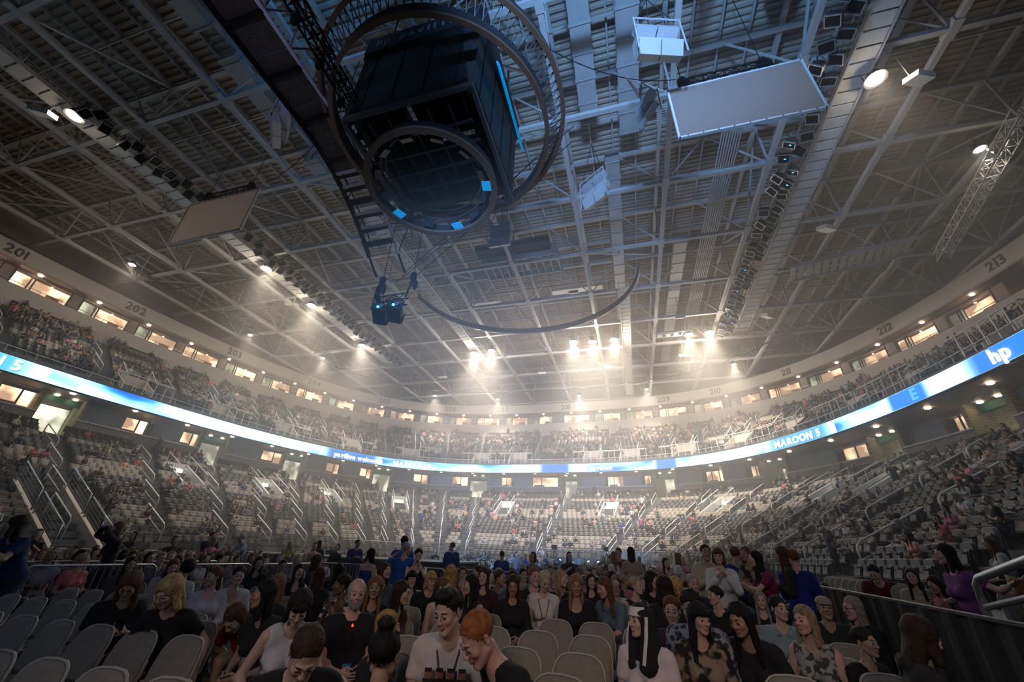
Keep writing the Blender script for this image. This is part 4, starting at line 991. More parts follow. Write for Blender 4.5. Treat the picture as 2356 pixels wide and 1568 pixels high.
# the audience on the floor: the nearest stay individuals, those behind join the crowd
fl_ = []
for y in np.arange(7.7, 37, 0.95):
    for x in np.arange(-3.4, (2.0 + .105 * (y - 3)) if y < 11.5 else 4.6, 0.5): fl_.append((x, y, 0, 0))
for y in np.arange(21.5, 33, 0.9):
    for x in np.arange(-19, -4.2, 0.5): fl_.append((x, y, 0, 1))
for x in np.arange(-16.5, -10.2, 0.9):
    for y in np.arange(3.6, 14, 0.5): fl_.append((x, y, .55, 2))
fl_ = np.array(fl_); fl_ = fl_[RNG.random(len(fl_)) < .9]
fl_[:, :2] += RNG.normal(0, .04, (len(fl_), 2))
fd = project(fl_[:, :3] * [1, 1, 0] + [0, 0, 1.1]); fin = (fd[0] > 0) & (fd[0] < 2356) & (fd[2] > 0)
fl_ = fl_[fin]; fdep = fd[2][fin]
fnear = np.argsort(fdep)[:105]; fb = np.zeros(len(fl_), bool); fb[fnear] = True
floor_near = fl_[fb]; ff = fl_[~fb]; N_ = len(ff)
fp = np.concatenate([ff[:, :2], np.zeros((N_, 1))], 1); fp[:, 2] = RNG.normal(FZ, .03, N_)
fang = ff[:, 2] + RNG.normal(0, .5, N_); fpose = RNG.choice(5, N_, p=[.62, .15, .15, .04, .04]); fhs = RNG.choice(3, N_, p=[.34, .4, .26]); fcs = people_colors(N_, RNG)
pos2 = np.concatenate([pos, fp]); ang2 = np.concatenate([ang, fang]); pose2 = np.concatenate([pose, fpose]); hs2 = np.concatenate([hs, fhs])
cs2 = [np.concatenate([a, b]) for a, b in zip(cs, fcs)]; scl2 = np.concatenate([scl, np.ones(N_)]); big2 = np.concatenate([big, np.zeros(N_, bool)])
for t_ in range(15):
    m_ = (pose2 * 3 + hs2 == t_) & ~big2
    if not m_.any(): continue
    TV, TQ, TK = MINI[t_]; V, Q = tile(TV, TQ, pos2[m_], ang2[m_], scl2[m_])
    VV.append(V); QQ.append(Q + off); off += len(V); CC.append(tint(TK, [c[m_] for c in cs2], m_.sum()))
o = fast_mesh('crowd', np.concatenate(VV), np.concatenate(QQ), ['crowd_cloth'], None, np.concatenate(CC)); o['kind'] = 'stuff'; o['label'] = 'seated audience scattered over the far stands'
print('SEATS', len(seats), 'CROWD', len(S))
PERSON_LBL = {}
def uniq(lb):
    n = PERSON_LBL.get(lb, 0); PERSON_LBL[lb] = n + 1
    return lb
stand_people = [dict(p=pos[i], a=ang[i], s=scl[i], pose=int(pose[i]), hs=int(hs[i]), c=[int(c[i]) for c in cs], row=int(S[i][6]), lev=int(S[i][5]), side='right' if pos[i][0] > XC else 'left') for i in kn]
# ================================================================== PEOPLE: smooth distance fields turned into skins
class Field:
    def __init__(s, lo, hi, h):
        s.h = h; s.lo = np.array(lo, float); s.n = np.ceil((np.array(hi) - s.lo) / h).astype(int) + 1
        s.F = np.full(s.n, 0.2, np.float32); s.ax = [(s.lo[i] + h * np.arange(s.n[i])).astype(np.float32) for i in range(3)]
    def blk(s, lo, hi):
        a = np.clip(np.floor((np.array(lo) - s.lo) / s.h).astype(int), 0, s.n - 1); b = np.clip(np.ceil((np.array(hi) - s.lo) / s.h).astype(int) + 1, 1, s.n)
        if np.any(b <= a): return None
        return tuple(slice(a[i], b[i]) for i in range(3)), np.meshgrid(*[s.ax[i][a[i]:b[i]] for i in range(3)], indexing='ij', sparse=True)
    def cone(s, a, b, ra, rb, k=.02, sq=None, f=1.0, op='add', clip=None, grow=0.0):
        a = np.array(a, float); b = np.array(b, float); ra += grow; rb += grow; m = max(ra, rb) + k + 2 * s.h + (.0 if f >= 1 else max(ra, rb) * (1 / f - 1))
        r = s.blk(np.minimum(a, b) - m, np.maximum(a, b) + m)
        if r is None: return s
        sl, (X, Y, Z) = r; d = b - a; L = float(d @ d) or 1e-9
        px, py_, pz = X - a[0], Y - a[1], Z - a[2]; t = np.clip((px * d[0] + py_ * d[1] + pz * d[2]) / L, 0, 1)
        vx, vy, vz = px - t * d[0], py_ - t * d[1], pz - t * d[2]; q = vx * vx + vy * vy + vz * vz
        if sq is not None:
            c = vx * sq[0] + vy * sq[1] + vz * sq[2]; q = q + (f * f - 1) * c * c
        D = np.sqrt(np.maximum(q, 1e-12)) - (ra + t * (rb - ra))
        if clip is not None:
            (cx, cy_, cz), (nx, ny, nz) = clip; D = np.maximum(D, (X - cx) * nx + (Y - cy_) * ny + (Z - cz) * nz)
        return s.op(sl, D, k, op)
    def ell(s, c, r, k=.02, op='add', R=None, grow=0.0):
        c = np.array(c, float); r = np.array(r, float) + grow; m = float(r.max()) + k + 2 * s.h
        q = s.blk(c - m, c + m)
        if q is None: return s
        sl, (X, Y, Z) = q; X, Y, Z = X - c[0], Y - c[1], Z - c[2]
        if R is not None: X, Y, Z = (R[0][0] * X + R[1][0] * Y + R[2][0] * Z, R[0][1] * X + R[1][1] * Y + R[2][1] * Z, R[0][2] * X + R[1][2] * Y + R[2][2] * Z)
        g = np.sqrt((X / r[0]) ** 2 + (Y / r[1]) ** 2 + (Z / r[2]) ** 2); g2 = np.sqrt((X / r[0] ** 2) ** 2 + (Y / r[1] ** 2) ** 2 + (Z / r[2] ** 2) ** 2)
        return s.op(sl, g * (g - 1) / np.maximum(g2, 1e-6), k, op)
    def op(s, sl, D, k, op):
        A = s.F[sl]
        if op == 'add': h = np.clip(.5 + .5 * (A - D) / k, 0, 1); s.F[sl] = A + (D - A) * h - k * h * (1 - h)
        elif op == 'sub': h = np.clip(.5 - .5 * (A + D) / k, 0, 1); s.F[sl] = A + (-D - A) * h + k * h * (1 - h)
        return s
    def cut(s, p, n, off=0):           # keep the side opposite n
        X, Y, Z = np.meshgrid(*s.ax, indexing='ij', sparse=True)
        s.F = np.maximum(s.F, ((X - p[0]) * n[0] + (Y - p[1]) * n[1] + (Z - p[2]) * n[2]).astype(np.float32)); return s
    def wave(s, amp, fn):
        X, Y, Z = np.meshgrid(*s.ax, indexing='ij', sparse=True); s.F = s.F + (amp * fn(X, Y, Z)).astype(np.float32); return s
    def skin(s):
        F = np.pad(s.F, 1, constant_values=.2); n = np.array(F.shape); S = F < 0
        cnt = np.zeros(n - 1, np.int8); acc = np.zeros(tuple(n - 1) + (3,), np.float32); num = np.zeros(n - 1, np.float32)
        for i in (0, 1):
            for j in (0, 1):
                for k in (0, 1): cnt += S[i:n[0] - 1 + i, j:n[1] - 1 + j, k:n[2] - 1 + k]
        act = (cnt > 0) & (cnt < 8); C = np.argwhere(act)
        if not len(C): return np.zeros((0, 3)), np.zeros((0, 4), int)
        P = np.zeros((len(C), 3)); W = np.zeros(len(C)); c = C.T
        for ax in range(3):
            o1, o2 = [a for a in range(3) if a != ax]
            for u in (0, 1):
                for v in (0, 1):
                    o = np.zeros(3, int); o[o1] = u; o[o2] = v; e = o.copy(); e[ax] = 1
                    f0 = F[c[0] + o[0], c[1] + o[1], c[2] + o[2]]; f1 = F[c[0] + e[0], c[1] + e[1], c[2] + e[2]]; x = (f0 < 0) != (f1 < 0)
                    t = np.where(x, f0 / np.where(x, f0 - f1, 1), 0); q = np.tile(o.astype(float), (len(C), 1)); q[:, ax] = t
                    P += q * x[:, None]; W += x
        P = (C + P / W[:, None] - 1) * s.h + s.lo
        idx = np.full(n - 1, -1, np.int32); idx[c[0], c[1], c[2]] = np.arange(len(C)); Q = []
        for ax in range(3):
            o1, o2 = [(1, 2), (2, 0), (0, 1)][ax]; a = [slice(1, m - 1) for m in n]; a[ax] = slice(0, n[ax] - 1); b = list(a); b[ax] = slice(1, n[ax])
            x = S[tuple(a)] != S[tuple(b)]; E = np.argwhere(x); 
            if not len(E): continue
            ins = S[tuple(a)][x]; B = E.copy(); B[:, o1] += 1; B[:, o2] += 1
            def at(d1, d2): q = B.copy(); q[:, o1] += d1; q[:, o2] += d2; return idx[q[:, 0], q[:, 1], q[:, 2]]
            q = np.stack([at(-1, -1), at(0, -1), at(0, 0), at(-1, 0)], 1); q[~ins] = q[~ins][:, ::-1]; Q.append(q)
        return P, np.concatenate(Q)
def rotm(yaw, pitch=0, roll=0):      # degrees; yaw>0 turns to +x, pitch>0 looks down
    y, p, r = map(math.radians, (yaw, pitch, roll))
    Rz = np.array([[math.cos(y), -math.sin(y), 0], [math.sin(y), math.cos(y), 0], [0, 0, 1]])
    Rx = np.array([[1, 0, 0], [0, math.cos(p), -math.sin(p)], [0, math.sin(p), math.cos(p)]])
    Ry = np.array([[math.cos(r), 0, math.sin(r)], [0, 1, 0], [-math.sin(r), 0, math.cos(r)]])
    return Rz @ Rx @ Ry
HEADS = {}
def head(sex, h=.0055, mouth=0, beard=0):
    key = (sex, h, mouth, beard)
    if key in HEADS: return HEADS[key]
    f = Field((-.11, -.15, -.16), (.11, .13, .15), h); fem = sex == 'f'
    f.ell((0, .014, .036), (.073, .090, .086), .03); f.ell((0, -.028, -.030), (.058, .060, .080 if fem else .086), .03)
    f.cone((.046, .0, -.055), (.012, -.066, -.096 if fem else -.104), .022 if fem else .027, .017 if fem else .021, .02); f.cone((-.046, .0, -.055), (-.012, -.066, -.096 if fem else -.104), .022 if fem else .027, .017 if fem else .021, .02)
    for s in (-1, 1):
        f.ell((s * .034, -.060, -.026), (.026, .024, .024), .016)
        f.ell((s * .031, -.098, .004), (.017, .017, .011), .010, 'sub')
        f.cone((s * .012, -.086, .022), (s * .040, -.078, .024), .0085 if fem else .011, .006, .012)
        f.ell((s * .077, .014, -.006), (.009, .018, .031), .006, R=rotm(s * 20)); f.ell((s * .083, .010, -.004), (.005, .010, .018), .004, 'sub')
        f.ell((s * .0115, -.100, -.030), (.009, .010, .008), .006)
        f.ell((s * .031, -.0795, .0035), (.0145, .0145, .0125), .003); f.ell((s * .031, -.094, .001), (.0125, .007, .0055), .002, 'sub')
    f.cone((0, -.086, .018), (0, -.109, -.024), .0065, .0105, .010)
    o = .010 * mouth
    f.cone((-.018, -.086, -.055), (0, -.0945, -.053), .0045, .0065, .005); f.cone((.018, -.086, -.055), (0, -.0945, -.053), .0045, .0065, .005)
    f.cone((-.016, -.085, -.064 - o), (0, -.0925, -.067 - o), .0045, .0075, .005); f.cone((.016, -.085, -.064 - o), (0, -.0925, -.067 - o), .0045, .0075, .005)
    if mouth: f.ell((0, -.094, -.060 - o * .5), (.013, .014, .004 + o * .6), .003, 'sub')
    if beard: f.ell((0, -.045, -.085), (.050, .045, .040), .02)
    V, Q = f.skin(); ce = V[Q].mean(1); mi = np.zeros(len(Q), int)
    lip = (np.abs(ce[:, 0]) < .021) & (ce[:, 1] < -.082) & (ce[:, 2] < -.0495) & (ce[:, 2] > -.073 - o); mi[lip] = 1
    bx = np.abs(ce[:, 0]); 
    if beard: mi[(ce[:, 2] < -.045) & (ce[:, 1] < .0) & ~lip & (np.abs(ce[:, 0]) < .09) & ~((ce[:, 2] > -.05) & (bx < .01))] = 5
    sv, sq = [], []; n = 10                      # eyeballs
    for s in (-1, 1):
        b = len(V) + len(sv)
        for i in range(7):
            a = PI * i / 6
            for k in range(n): sv.append((s * .031 + .0122 * math.sin(a) * math.cos(2 * PI * k / n), -.0805 - .0122 * math.cos(a), .002 + .0122 * math.sin(a) * math.sin(2 * PI * k / n)))
        for i in range(6):
            for k in range(n): sq.append((b + i * n + k, b + i * n + (k + 1) % n, b + (i + 1) * n + (k + 1) % n, b + (i + 1) * n + k, 3 if i < 2 else 2))
    for s in (-1, 1):                             # eyebrows
        P_ = [(s * .010, -.0935, .0255), (s * .020, -.0935, .0285), (s * .031, -.0905, .0300), (s * .040, -.0850, .0285), (s * .047, -.0775, .0255)]; b = len(V) + len(sv); rr = (.0022, .0034, .0034, .0026, .0012)
        for p, r_ in zip(P_, rr): sv += [(p[0], p[1] + r_ * .6 * math.cos(a), p[2] + r_ * (1.25 if not fem else .9) * math.sin(a)) for a in np.arange(6) * PI / 3]
        for i in range(4):
            for k in range(6): sq.append((b + i * 6 + k, b + i * 6 + (k + 1) % 6, b + i * 6 + 6 + (k + 1) % 6, b + i * 6 + 6 + k, 4))
    sq = np.array(sq); HEADS[key] = (np.concatenate([V, np.array(sv)]), np.concatenate([Q, sq[:, :4]]), np.concatenate([mi, sq[:, 4]])); return HEADS[key]
HAIRM = {}
def hair(style, h=.007):
    key = (style, h)
    if key in HAIRM: return HAIRM[key]
    f = Field((-.17, -.15, -.52), (.17, .24, .22), h); L = {'long': .36, 'wavy': .34, 'bob': .13, 'bangs': .38, 'curly': .17, 'shoulder': .22}.get(style, 0)
    if style == 'veil':
        f.ell((0, .016, .04), (.092, .104, .095), .02)
        for s in (-1, 1): f.cone((s * .07, -.01, -.02), (s * .07, -.03, -.30), .036, .06, .03)
        f.cone((0, .06, -.02), (0, .08, -.34), .085, .11, .03); f.ell((0, -.105, -.02), (.066, .075, .098), .01, 'sub')
        f.wave(.003, lambda X, Y, Z: np.sin(X * 70 + Z * 9) * (Z < .02))
    elif style == 'cap':
        f.ell((0, .012, .050), (.088, .104, .072), .01); f.cut((0, 0, .035), (0, 0, -1)); f.cone((-.03, -.09, .040), (.03, -.09, .040), .045, .045, .01, (0, 0, 1), 4.5)
    elif style == 'bald':
        f.ell((0, .018, .030), (.086, .101, .088), .01); f.ell((0, -.03, .10), (.070, .105, .085), .01, 'sub'); f.ell((0, -.13, -.02), (.10, .10, .16), .01, 'sub'); f.cut((0, 0, -.05), (0, 0, -1)); f.cut((0, 0, .085), (0, 0, 1))
    else:
        big = {'curly': .014, 'wavy': .006, 'afro': .03}.get(style, 0)
        f.ell((0, .020, .045), (.083 + big, .097 + big, .088 + big), .02)
        if style in ('short', 'buzz', 'spiky'):
            f.cut((0, 0, -.055), (0, 0, -1)); f.ell((0, -.13, -.045), (.105, .150, .128), .008, 'sub'); f.ell((0, -.02, -.06), (.10, .07, .055), .008, 'sub')
            if style == 'spiky': f.ell((0, -.035, .115), (.058, .055, .035), .02)
        if L:
            f.cone((0, .045, .02), (0, .075, -L + .02), .085 + big, .075 + big, .03, (0, 1, 0), 1.5)
            for s in (-1, 1): f.cone((s * .066, .005, .03), (s * (.086 + big), -.012 if style != 'bob' else -.02, -L + .04), .028 + big * .5, .026 + big * .6, .025, (1, 0, 0), 1.25)
        if style == 'bun': f.ell((0, .05, .150), (.048, .046, .042), .012)
        if style == 'updo': f.ell((0, .10, .03), (.045, .04, .045), .012)
        if style == 'pony': f.cone((0, .10, .05), (0, .135, -.20), .035, .022, .02)
        if style not in ('short', 'buzz', 'spiky'):
            f.ell((0, -.105, -.045), (.069 + big * .3, .080, .115), .008, 'sub'); 
            if style in ('bun', 'pony', 'updo'): f.cut((0, 0, -.07), (0, 0, -1)) if style != 'pony' else None; f.ell((0, -.06, -.08), (.12, .1, .09), .01, 'sub')
            if style in ('bangs', 'bob'): f.ell((0, -.078, .052), (.062, .022, .030), .01)
        if style == 'fringe': pass
        if style in ('curly', 'afro'): f.wave(.006, lambda X, Y, Z: np.sin(X * 95 + 3 * np.sin(Z * 60)) * np.sin(Z * 85 + Y * 40) * np.cos(Y * 90))
        elif style == 'buzz': f.wave(.0005, lambda X, Y, Z: X * 0)
        else:
            wv = 5 if style == 'wavy' else 1.2
            f.wave(.0042, lambda X, Y, Z: np.sin(np.arctan2(X, Y - .02) * 30 + wv * np.sin(Z * 42)) + .35 * np.sin(np.arctan2(X, Y - .02) * 13 + Z * 30))
    HAIRM[key] = f.skin(); return HAIRM[key]
HANDS = {}
def hand(kind, h=.005):
    """right hand hanging along -z, palm faces +x (inwards for a left-side hand), thumb side -y; wrist at the origin"""
    key = (kind, h)
    if key in HANDS: return HANDS[key]
    f = Field((-.07, -.09, -.23), (.09, .08, .04), h)
    f.cone((0, 0, .02), (0, 0, -.02), .026, .027, .01, (1, 0, 0), 1.3); f.cone((0, -.014, -.03), (0, -.028, -.085), .022, .016, .012, (1, 0, 0), 1.3); f.cone((0, .012, -.03), (0, .026, -.08), .022, .015, .012, (1, 0, 0), 1.3); f.cone((0, 0, -.03), (0, 0, -.085), .024, .018, .012, (1, 0, 0), 1.4)
    curl = {'open': 6, 'relax': 24, 'grip': 62}[kind]; sp = {'open': 8, 'relax': 2, 'grip': 0}[kind]
    for i, (y, L) in enumerate(((-.033, .072), (-.011, .080), (.011, .074), (.031, .058))):
        p = np.array((0, y, -.088)); a = curl * .5; s = sp * (-1.5 + i) * 1.0
        for q, fr in enumerate((.45, .32, .25)):
            a2 = math.radians(a); d = np.array((math.sin(a2), math.sin(math.radians(s)), -math.cos(a2))); e = p + d * L * fr; f.cone(p, e, .0088 - q * .0009, .0082 - q * .001, .003); p = e; a += curl
    t0, t1 = np.array((.006, -.026, -.02)), np.array((.020, -.055, -.055)); f.cone(t0, t1, .015, .0115, .008); f.cone(t1, t1 + (.010, -.014 if kind == 'open' else .004, -.032), .0105, .0085, .004); f.cone(t1 + (.010, -.014 if kind == 'open' else .004, -.032), t1 + (.016, -.018 if kind == 'open' else .010, -.055), .0088, .0075, .003)
    HANDS[key] = f.skin(); return HANDS[key]
def ik(S, W, l1, l2, pole):
    S, W = np.array(S, float), np.array(W, float); d = W - S; L = np.linalg.norm(d)
    if L > (l1 + l2) * .985: W = S + d / L * (l1 + l2) * .985; d = W - S; L = np.linalg.norm(d)
    u = d / L; x = (l1 * l1 - l2 * l2 + L * L) / (2 * L); hh = math.sqrt(max(l1 * l1 - x * x, 0)); p = np.array(pole, float); p -= (p @ u) * u; p /= max(np.linalg.norm(p), 1e-6)
    return S + u * x + p * hh, W
ARMS = {   # wrist targets for (left, right) relative to the hip centre, body facing -y; x>0 is the picture right of a person who faces us
 'lap': ((.08, -.26, .12), (-.08, -.27, .12)), 'phone': ((.06, -.30, .30), (-.06, -.30, .28)), 'folded': ((-.08, -.20, .20), (.10, -.22, .22)),
 'raise': ((.10, -.26, .50), (-.08, -.27, .12)), 'clasp': ((.04, -.26, .42), (-.04, -.26, .42)), 'side': ((.25, -.06, -.10), (-.25, -.06, -.10)), 'reach': ((.12, -.50, .22), (-.10, -.42, .18)),
 'camera': ((.08, -.30, .56), (-.05, -.30, .56)), 'lean': ((.34, -.12, .02), (-.18, -.30, .08)), 'chin': ((.05, -.17, .47), (-.08, -.27, .12)), 'shoulder': ((.30, -.10, .45), (-.08, -.25, .1)), 'drape': ((.62, .05, .40), (-.16, -.2, .18))}
def figure(sp, res=1.0, detail=2):
    """returns dict of part meshes (V, Q, mi) in the person's own frame: hips over the origin, faces -y"""
    g = dict(sex='f', st=0, lean=8, side=0, twist=0, yaw=0, pitch=0, roll=0, arms='lap', top='short', neck='crew', hair='long', mouth=0, beard=0, fat=0, hood=0); g.update(sp)
    fem = g['sex'] == 'f'; h = .93 if g['st'] else .50; k = .9 if fem else 1.0; R = rotm(g['twist'], 0, 0) @ rotm(0, g['lean'], g['side']); RT = np.array(R); B = np.array((0, 0, h))
    Tq = lambda p: B + RT @ (np.array(p, float)); sw = .158 if fem else .182; fat = g['fat'] * .02
    nb, hc = Tq((0, 0, .485)), None
    RH = rotm(g['yaw'], g['pitch'], g['roll']); ntop = Tq((0, -.012, .565)); hc = ntop + RH @ np.array((0, -.022, .100))
    wr = ARMS[g['arms']]; arms = []
    for s, wt in ((1, wr[0]), (-1, wr[1])):
        S = Tq((s * sw, .005, .425)); up = g['arms'] in ('lean',) ; W = B + RT @ (np.array(wt) * .5) + np.array(wt) * .5 if not g['st'] else B + np.array(wt) + (0, 0, .12)
        E, W = ik(S, W, .275 * (.95 if fem else 1), .245, (s * .6, .5, -.8)); arms.append((s, S, E, W))
    legs = []
    for s in (-1, 1):
        if g['st']: legs.append(((s * .09, 0, h - .02), (s * .10, -.03, .48), (s * .11, .01, .08), (s * .13, -.14, .04)))
        else: legs.append(((s * .09, .0, h - .03), (s * .12, -.44, h + .0), (s * .12, -.42, .08), (s * .13, -.58, .04)))
    def torso(f, gr, kk=.05):
        a = .104 if fem else .112
        f.cone(Tq((-.07, 0, -.01)), Tq((.07, 0, -.01)), a + fat, a + fat, kk, RT[:, 1], 1.1, grow=gr); f.cone(Tq((-.045, 0, .14)), Tq((.045, 0, .14)), a - .012 + fat * 1.3, a - .012 + fat * 1.3, kk, RT[:, 1], 1.12, grow=gr)
        f.cone(Tq((-.065 * k, 0, .32)), Tq((.065 * k, 0, .32)), .108 * k + fat * .5, .108 * k + fat * .5, kk, RT[:, 1], 1.08, grow=gr)
        f.cone(Tq((-sw + .035, .005, .425)), Tq((sw - .035, .005, .425)), .056, .056, .05, grow=gr)
        for s in (-1, 1):
            f.cone(Tq((s * .03, .01, .475)), Tq((s * (sw - .03), .008, .435)), .043 * k, .048 * k, .04, grow=gr * .7)
            if fem: f.ell(Tq((s * .068, -.088, .285)), (.058, .052, .056), .03, grow=gr)
    pts = np.array([a for q in arms for a in q[1:]] + [p for q in legs for p in q] + [B, hc]); lo, hi = pts.min(0) - .17, pts.max(0) + .17; lo[2] = max(lo[2], -.02)
    hb = {2: .022, 1: .030, 0: .038}[detail] * res; out = {}
    f = Field(lo, hi, hb); torso(f, -.004)
    f.cone(nb - (0, 0, .03), hc + RH @ np.array((0, .022, -.075)), .058 if not fem else .048, .053 if not fem else .044, .03)
    for s, S, E, W in arms:
        f.cone(S, E, .050 * k, .038 * k, .03); f.cone(E, E + (W - E) * .35, .039 * k, .037 * k, .02); f.cone(E + (W - E) * .35, W, .037 * k, .025 * k, .02)
    for q in legs:
        f.cone(q[0], q[1], .078, .052, .03); f.cone(q[1], q[2], .050, .034, .02); f.cone(q[2], q[3], .036, .03, .02)
    V, Q = f.skin(); VV = [V]; QQ = [Q]; MI = [np.zeros(len(Q), int)]; off = len(V)
    HV, HQ, HM = head(g['sex'], {2: .0060, 1: .0092, 0: .0140}[detail], g['mouth'], g['beard']); sc = .93 if fem else .98
    VV.append(HV * sc @ RH.T + hc); QQ.append(HQ + off); MI.append(HM); off += len(HV)
    for s, S, E, W in arms:
        kind = 'open' if g['arms'] in ('reach', 'clasp', 'drape') else 'grip' if g['arms'] in ('phone', 'camera', 'raise') else 'relax'
        hv, hq = hand(kind, {2: .006, 1: .009, 0: .015}[detail]); d = (W - E) / np.linalg.norm(W - E); zz = -d; xx = np.array((-s, 0.0, .15)); xx -= (xx @ zz) * zz; xx /= np.linalg.norm(xx); yy = np.cross(zz, xx)
        v = hv * .97; 
        if s > 0: v = v * (1, -1, 1); hq = hq[:, ::-1]
        VV.append(v @ np.stack([xx, yy, zz]) + W); QQ.append(hq + off); MI.append(np.zeros(len(hq), int)); off += len(v)
    out['body'] = (np.concatenate(VV), np.concatenate(QQ), np.concatenate(MI))
    # top
    f = Field(lo, hi, {2: .017, 1: .023, 0: .032}[detail] * res); torso(f, .010 if g['top'] != 'coat' else .02)
    sl = {'tank': 0, 'short': .62, 'long': 2, 'half': 1, 'coat': 2}[g['top']]
    for s, S, E, W in arms:
        gr = .013 if g['top'] != 'coat' else .02
        if sl:
            e = S + (E - S) * min(sl, 1); dn = (E - S) / np.linalg.norm(E - S); f.cone(S, e, .052 * k, (.050 - .008 * min(sl, 1)) * k, .03, grow=gr, clip=(e, dn) if sl <= 1 else None)
            if sl == 2: dn = (W - E) / np.linalg.norm(W - E); e = E + (W - E) * .93; f.cone(E, e, .042 * k, .032 * k, .025, grow=gr, clip=(e, dn))
        else: f.ell(S + RT @ np.array((s * .045, 0, -.0)), (.062, .09, .075), .012, 'sub')
    fr = Tq((0, -.055, .50))
    f.cone(nb, nb + RT @ np.array((0, -.01, .1)), .062 if g['neck'] != 'collar' else .055, .07, .01, op='sub')
    if g['neck'] == 'v': f.cone(Tq((0, -.10, .47)), Tq((0, -.16, .30)), .062, .012, .012, op='sub')
    if g['neck'] in ('scoop', 'strap'): f.ell(Tq((0, -.10, .44)), (.085, .10, .07), .012, 'sub')
    if g['neck'] == 'bare': f.cut(Tq((0, 0, .36)), RT[:, 2])
    if g['neck'] == 'collar':
        for s in (-1, 1): f.cone(Tq((s * .062, .03, .505)), Tq((s * .045, -.085, .445)), .014, .017, .008)
    if g['neck'] == 'cowl':
        for q in range(3): f.cone(Tq((-.085, -.06, .43 - q * .045)), Tq((0, -.135, .385 - q * .05)), .014, .016, .012); f.cone(Tq((.085, -.06, .43 - q * .045)), Tq((0, -.135, .385 - q * .05)), .014, .016, .012)
    if g['hood']: f.cone(Tq((-.06, .09, .49)), Tq((.06, .09, .49)), .045, .045, .03)
    f.cut(B + RT @ np.array((0, 0, -.07)), -RT[:, 2]); ph = sum(ord(c_) for c_ in str(sorted(sp.items()))) % 97
    f.wave(.0035, lambda X, Y, Z: np.sin(X * 33 + ph + 2.2 * np.sin(Z * 21 + ph)) * np.sin(Z * 38 + Y * 22 + ph * .3) + .5 * np.sin((X + Z) * 71))
    out['top'] = f.skin()
    f = Field(lo, hi, {2: .03, 1: .036, 0: .045}[detail] * res); f.cone(Tq((-.07, 0, -.03)), Tq((.07, 0, -.03)), .112, .112, .04, grow=.008)
    for q in legs: f.cone(q[0], q[1], .084, .060, .03, grow=.008); f.cone(q[1], q[2], .056, .045, .02, grow=.008)
    f.cut(Tq((0, 0, .06)), RT[:, 2]); out['trousers'] = f.skin()
    f = Field((-.3, -.72, -.01), (.3, .2, .16), .02 if detail else .04)
    for q in legs: f.cone(np.array(q[2]) + (0, .02, -.04), np.array(q[3]) + (0, 0, -.005), .045, .036, .02)
    f.cut((0, 0, 0), (0, 0, -1)); out['shoes'] = f.skin()
    if g['hair']:
        V, Q = hair(g['hair'], {2: .0085, 1: .011, 0: .017}[detail]); out['hair'] = (V * sc @ RH.T + hc, Q)
    out['_'] = dict(hc=hc, RH=RH, Tq=Tq, arms=arms, nb=nb, RT=RT)
    return out
mat('eye_white', (.62, .6, .58), .3); mat('iris', (.03, .018, .01), .2); mat('shoe', (.02, .02, .02), .5)
def cm(kind, c, **kw):
    c = tuple(c); n = f'{kind}_' + '_'.join(str(int(v * 255)) for v in c)
    if n not in M: mat(n, c, **kw)
    return n
def hair_mat(c):
    n = cm('hair', c, rough=.62, noise=.45, nscale=26, spec=.25); nt = M[n].node_tree
    if 'strand' not in nt.nodes:
        tc = nt.nodes.new('ShaderNodeTexCoord'); mp = nt.nodes.new('ShaderNodeMapping'); mp.inputs['Scale'].default_value = (170, 170, 14); nz = nt.nodes.new('ShaderNodeTexNoise'); nz.name = 'strand'; nz.inputs['Scale'].default_value = 1
        bp = nt.nodes.new('ShaderNodeBump'); bp.inputs['Strength'].default_value = .9; bp.inputs['Distance'].default_value = .006
        nt.links.new(tc.outputs['Object'], mp.inputs[0]); nt.links.new(mp.outputs[0], nz.inputs['Vector']); nt.links.new(nz.outputs['Fac'], bp.inputs['Height']); nt.links.new(bp.outputs[0], nt.nodes['Principled BSDF'].inputs['Normal'])
    return n
def skin_mats(c, hc_, lip=None):
    return [cm('skin', c, rough=.5, noise=.08, nscale=9), cm('lip', lip or (c[0] * .78, c[1] * .56, c[2] * .56), rough=.4), 'eye_white', 'iris', hair_mat(tuple(v * .8 for v in hc_)), hair_mat((.34, .31, .29))]
def cloth(c, pat=None):
    if pat: return pat
    return cm('cloth', c, rough=.9, noise=.10, nscale=14)
def emit_part(nm, part, mats, parent):
    V, Q = part[0], part[1]
    if not len(Q): return None
    o = fast_mesh(nm, np.asarray(V), np.asarray(Q), mats, part[2] if len(part) > 2 else None, None, parent)
    o.data.polygons.foreach_set('use_smooth', np.ones(len(o.data.polygons), dtype=bool)); return o
def pattern(nm, c1, c2, kind, sc):
    m = mat(nm, c1, .85); nt = m.node_tree; b = nt.nodes['Principled BSDF']; tc = nt.nodes.new('ShaderNodeTexCoord'); r = nt.nodes.new('ShaderNodeValToRGB')
    if kind == 'stripe':
        t = nt.nodes.new('ShaderNodeTexWave'); t.bands_direction = 'Z'; t.inputs['Scale'].default_value = sc; r.color_ramp.interpolation = 'CONSTANT'
    elif kind == 'blot': t = nt.nodes.new('ShaderNodeTexNoise'); t.inputs['Scale'].default_value = sc; t.inputs['Detail'].default_value = 2
    else: t = nt.nodes.new('ShaderNodeTexVoronoi'); t.inputs['Scale'].default_value = sc
    nt.links.new(tc.outputs['Object'], t.inputs['Vector']); nt.links.new(t.outputs['Fac' if kind != 'vor' else 'Distance'], r.inputs['Fac'])
    r.color_ramp.elements[0].position = .46; r.color_ramp.elements[1].position = .54; r.color_ramp.elements[0].color = (*c1, 1); r.color_ramp.elements[1].color = (*c2, 1)
    nt.links.new(r.outputs['Color'], b.inputs['Base Color']); return nm
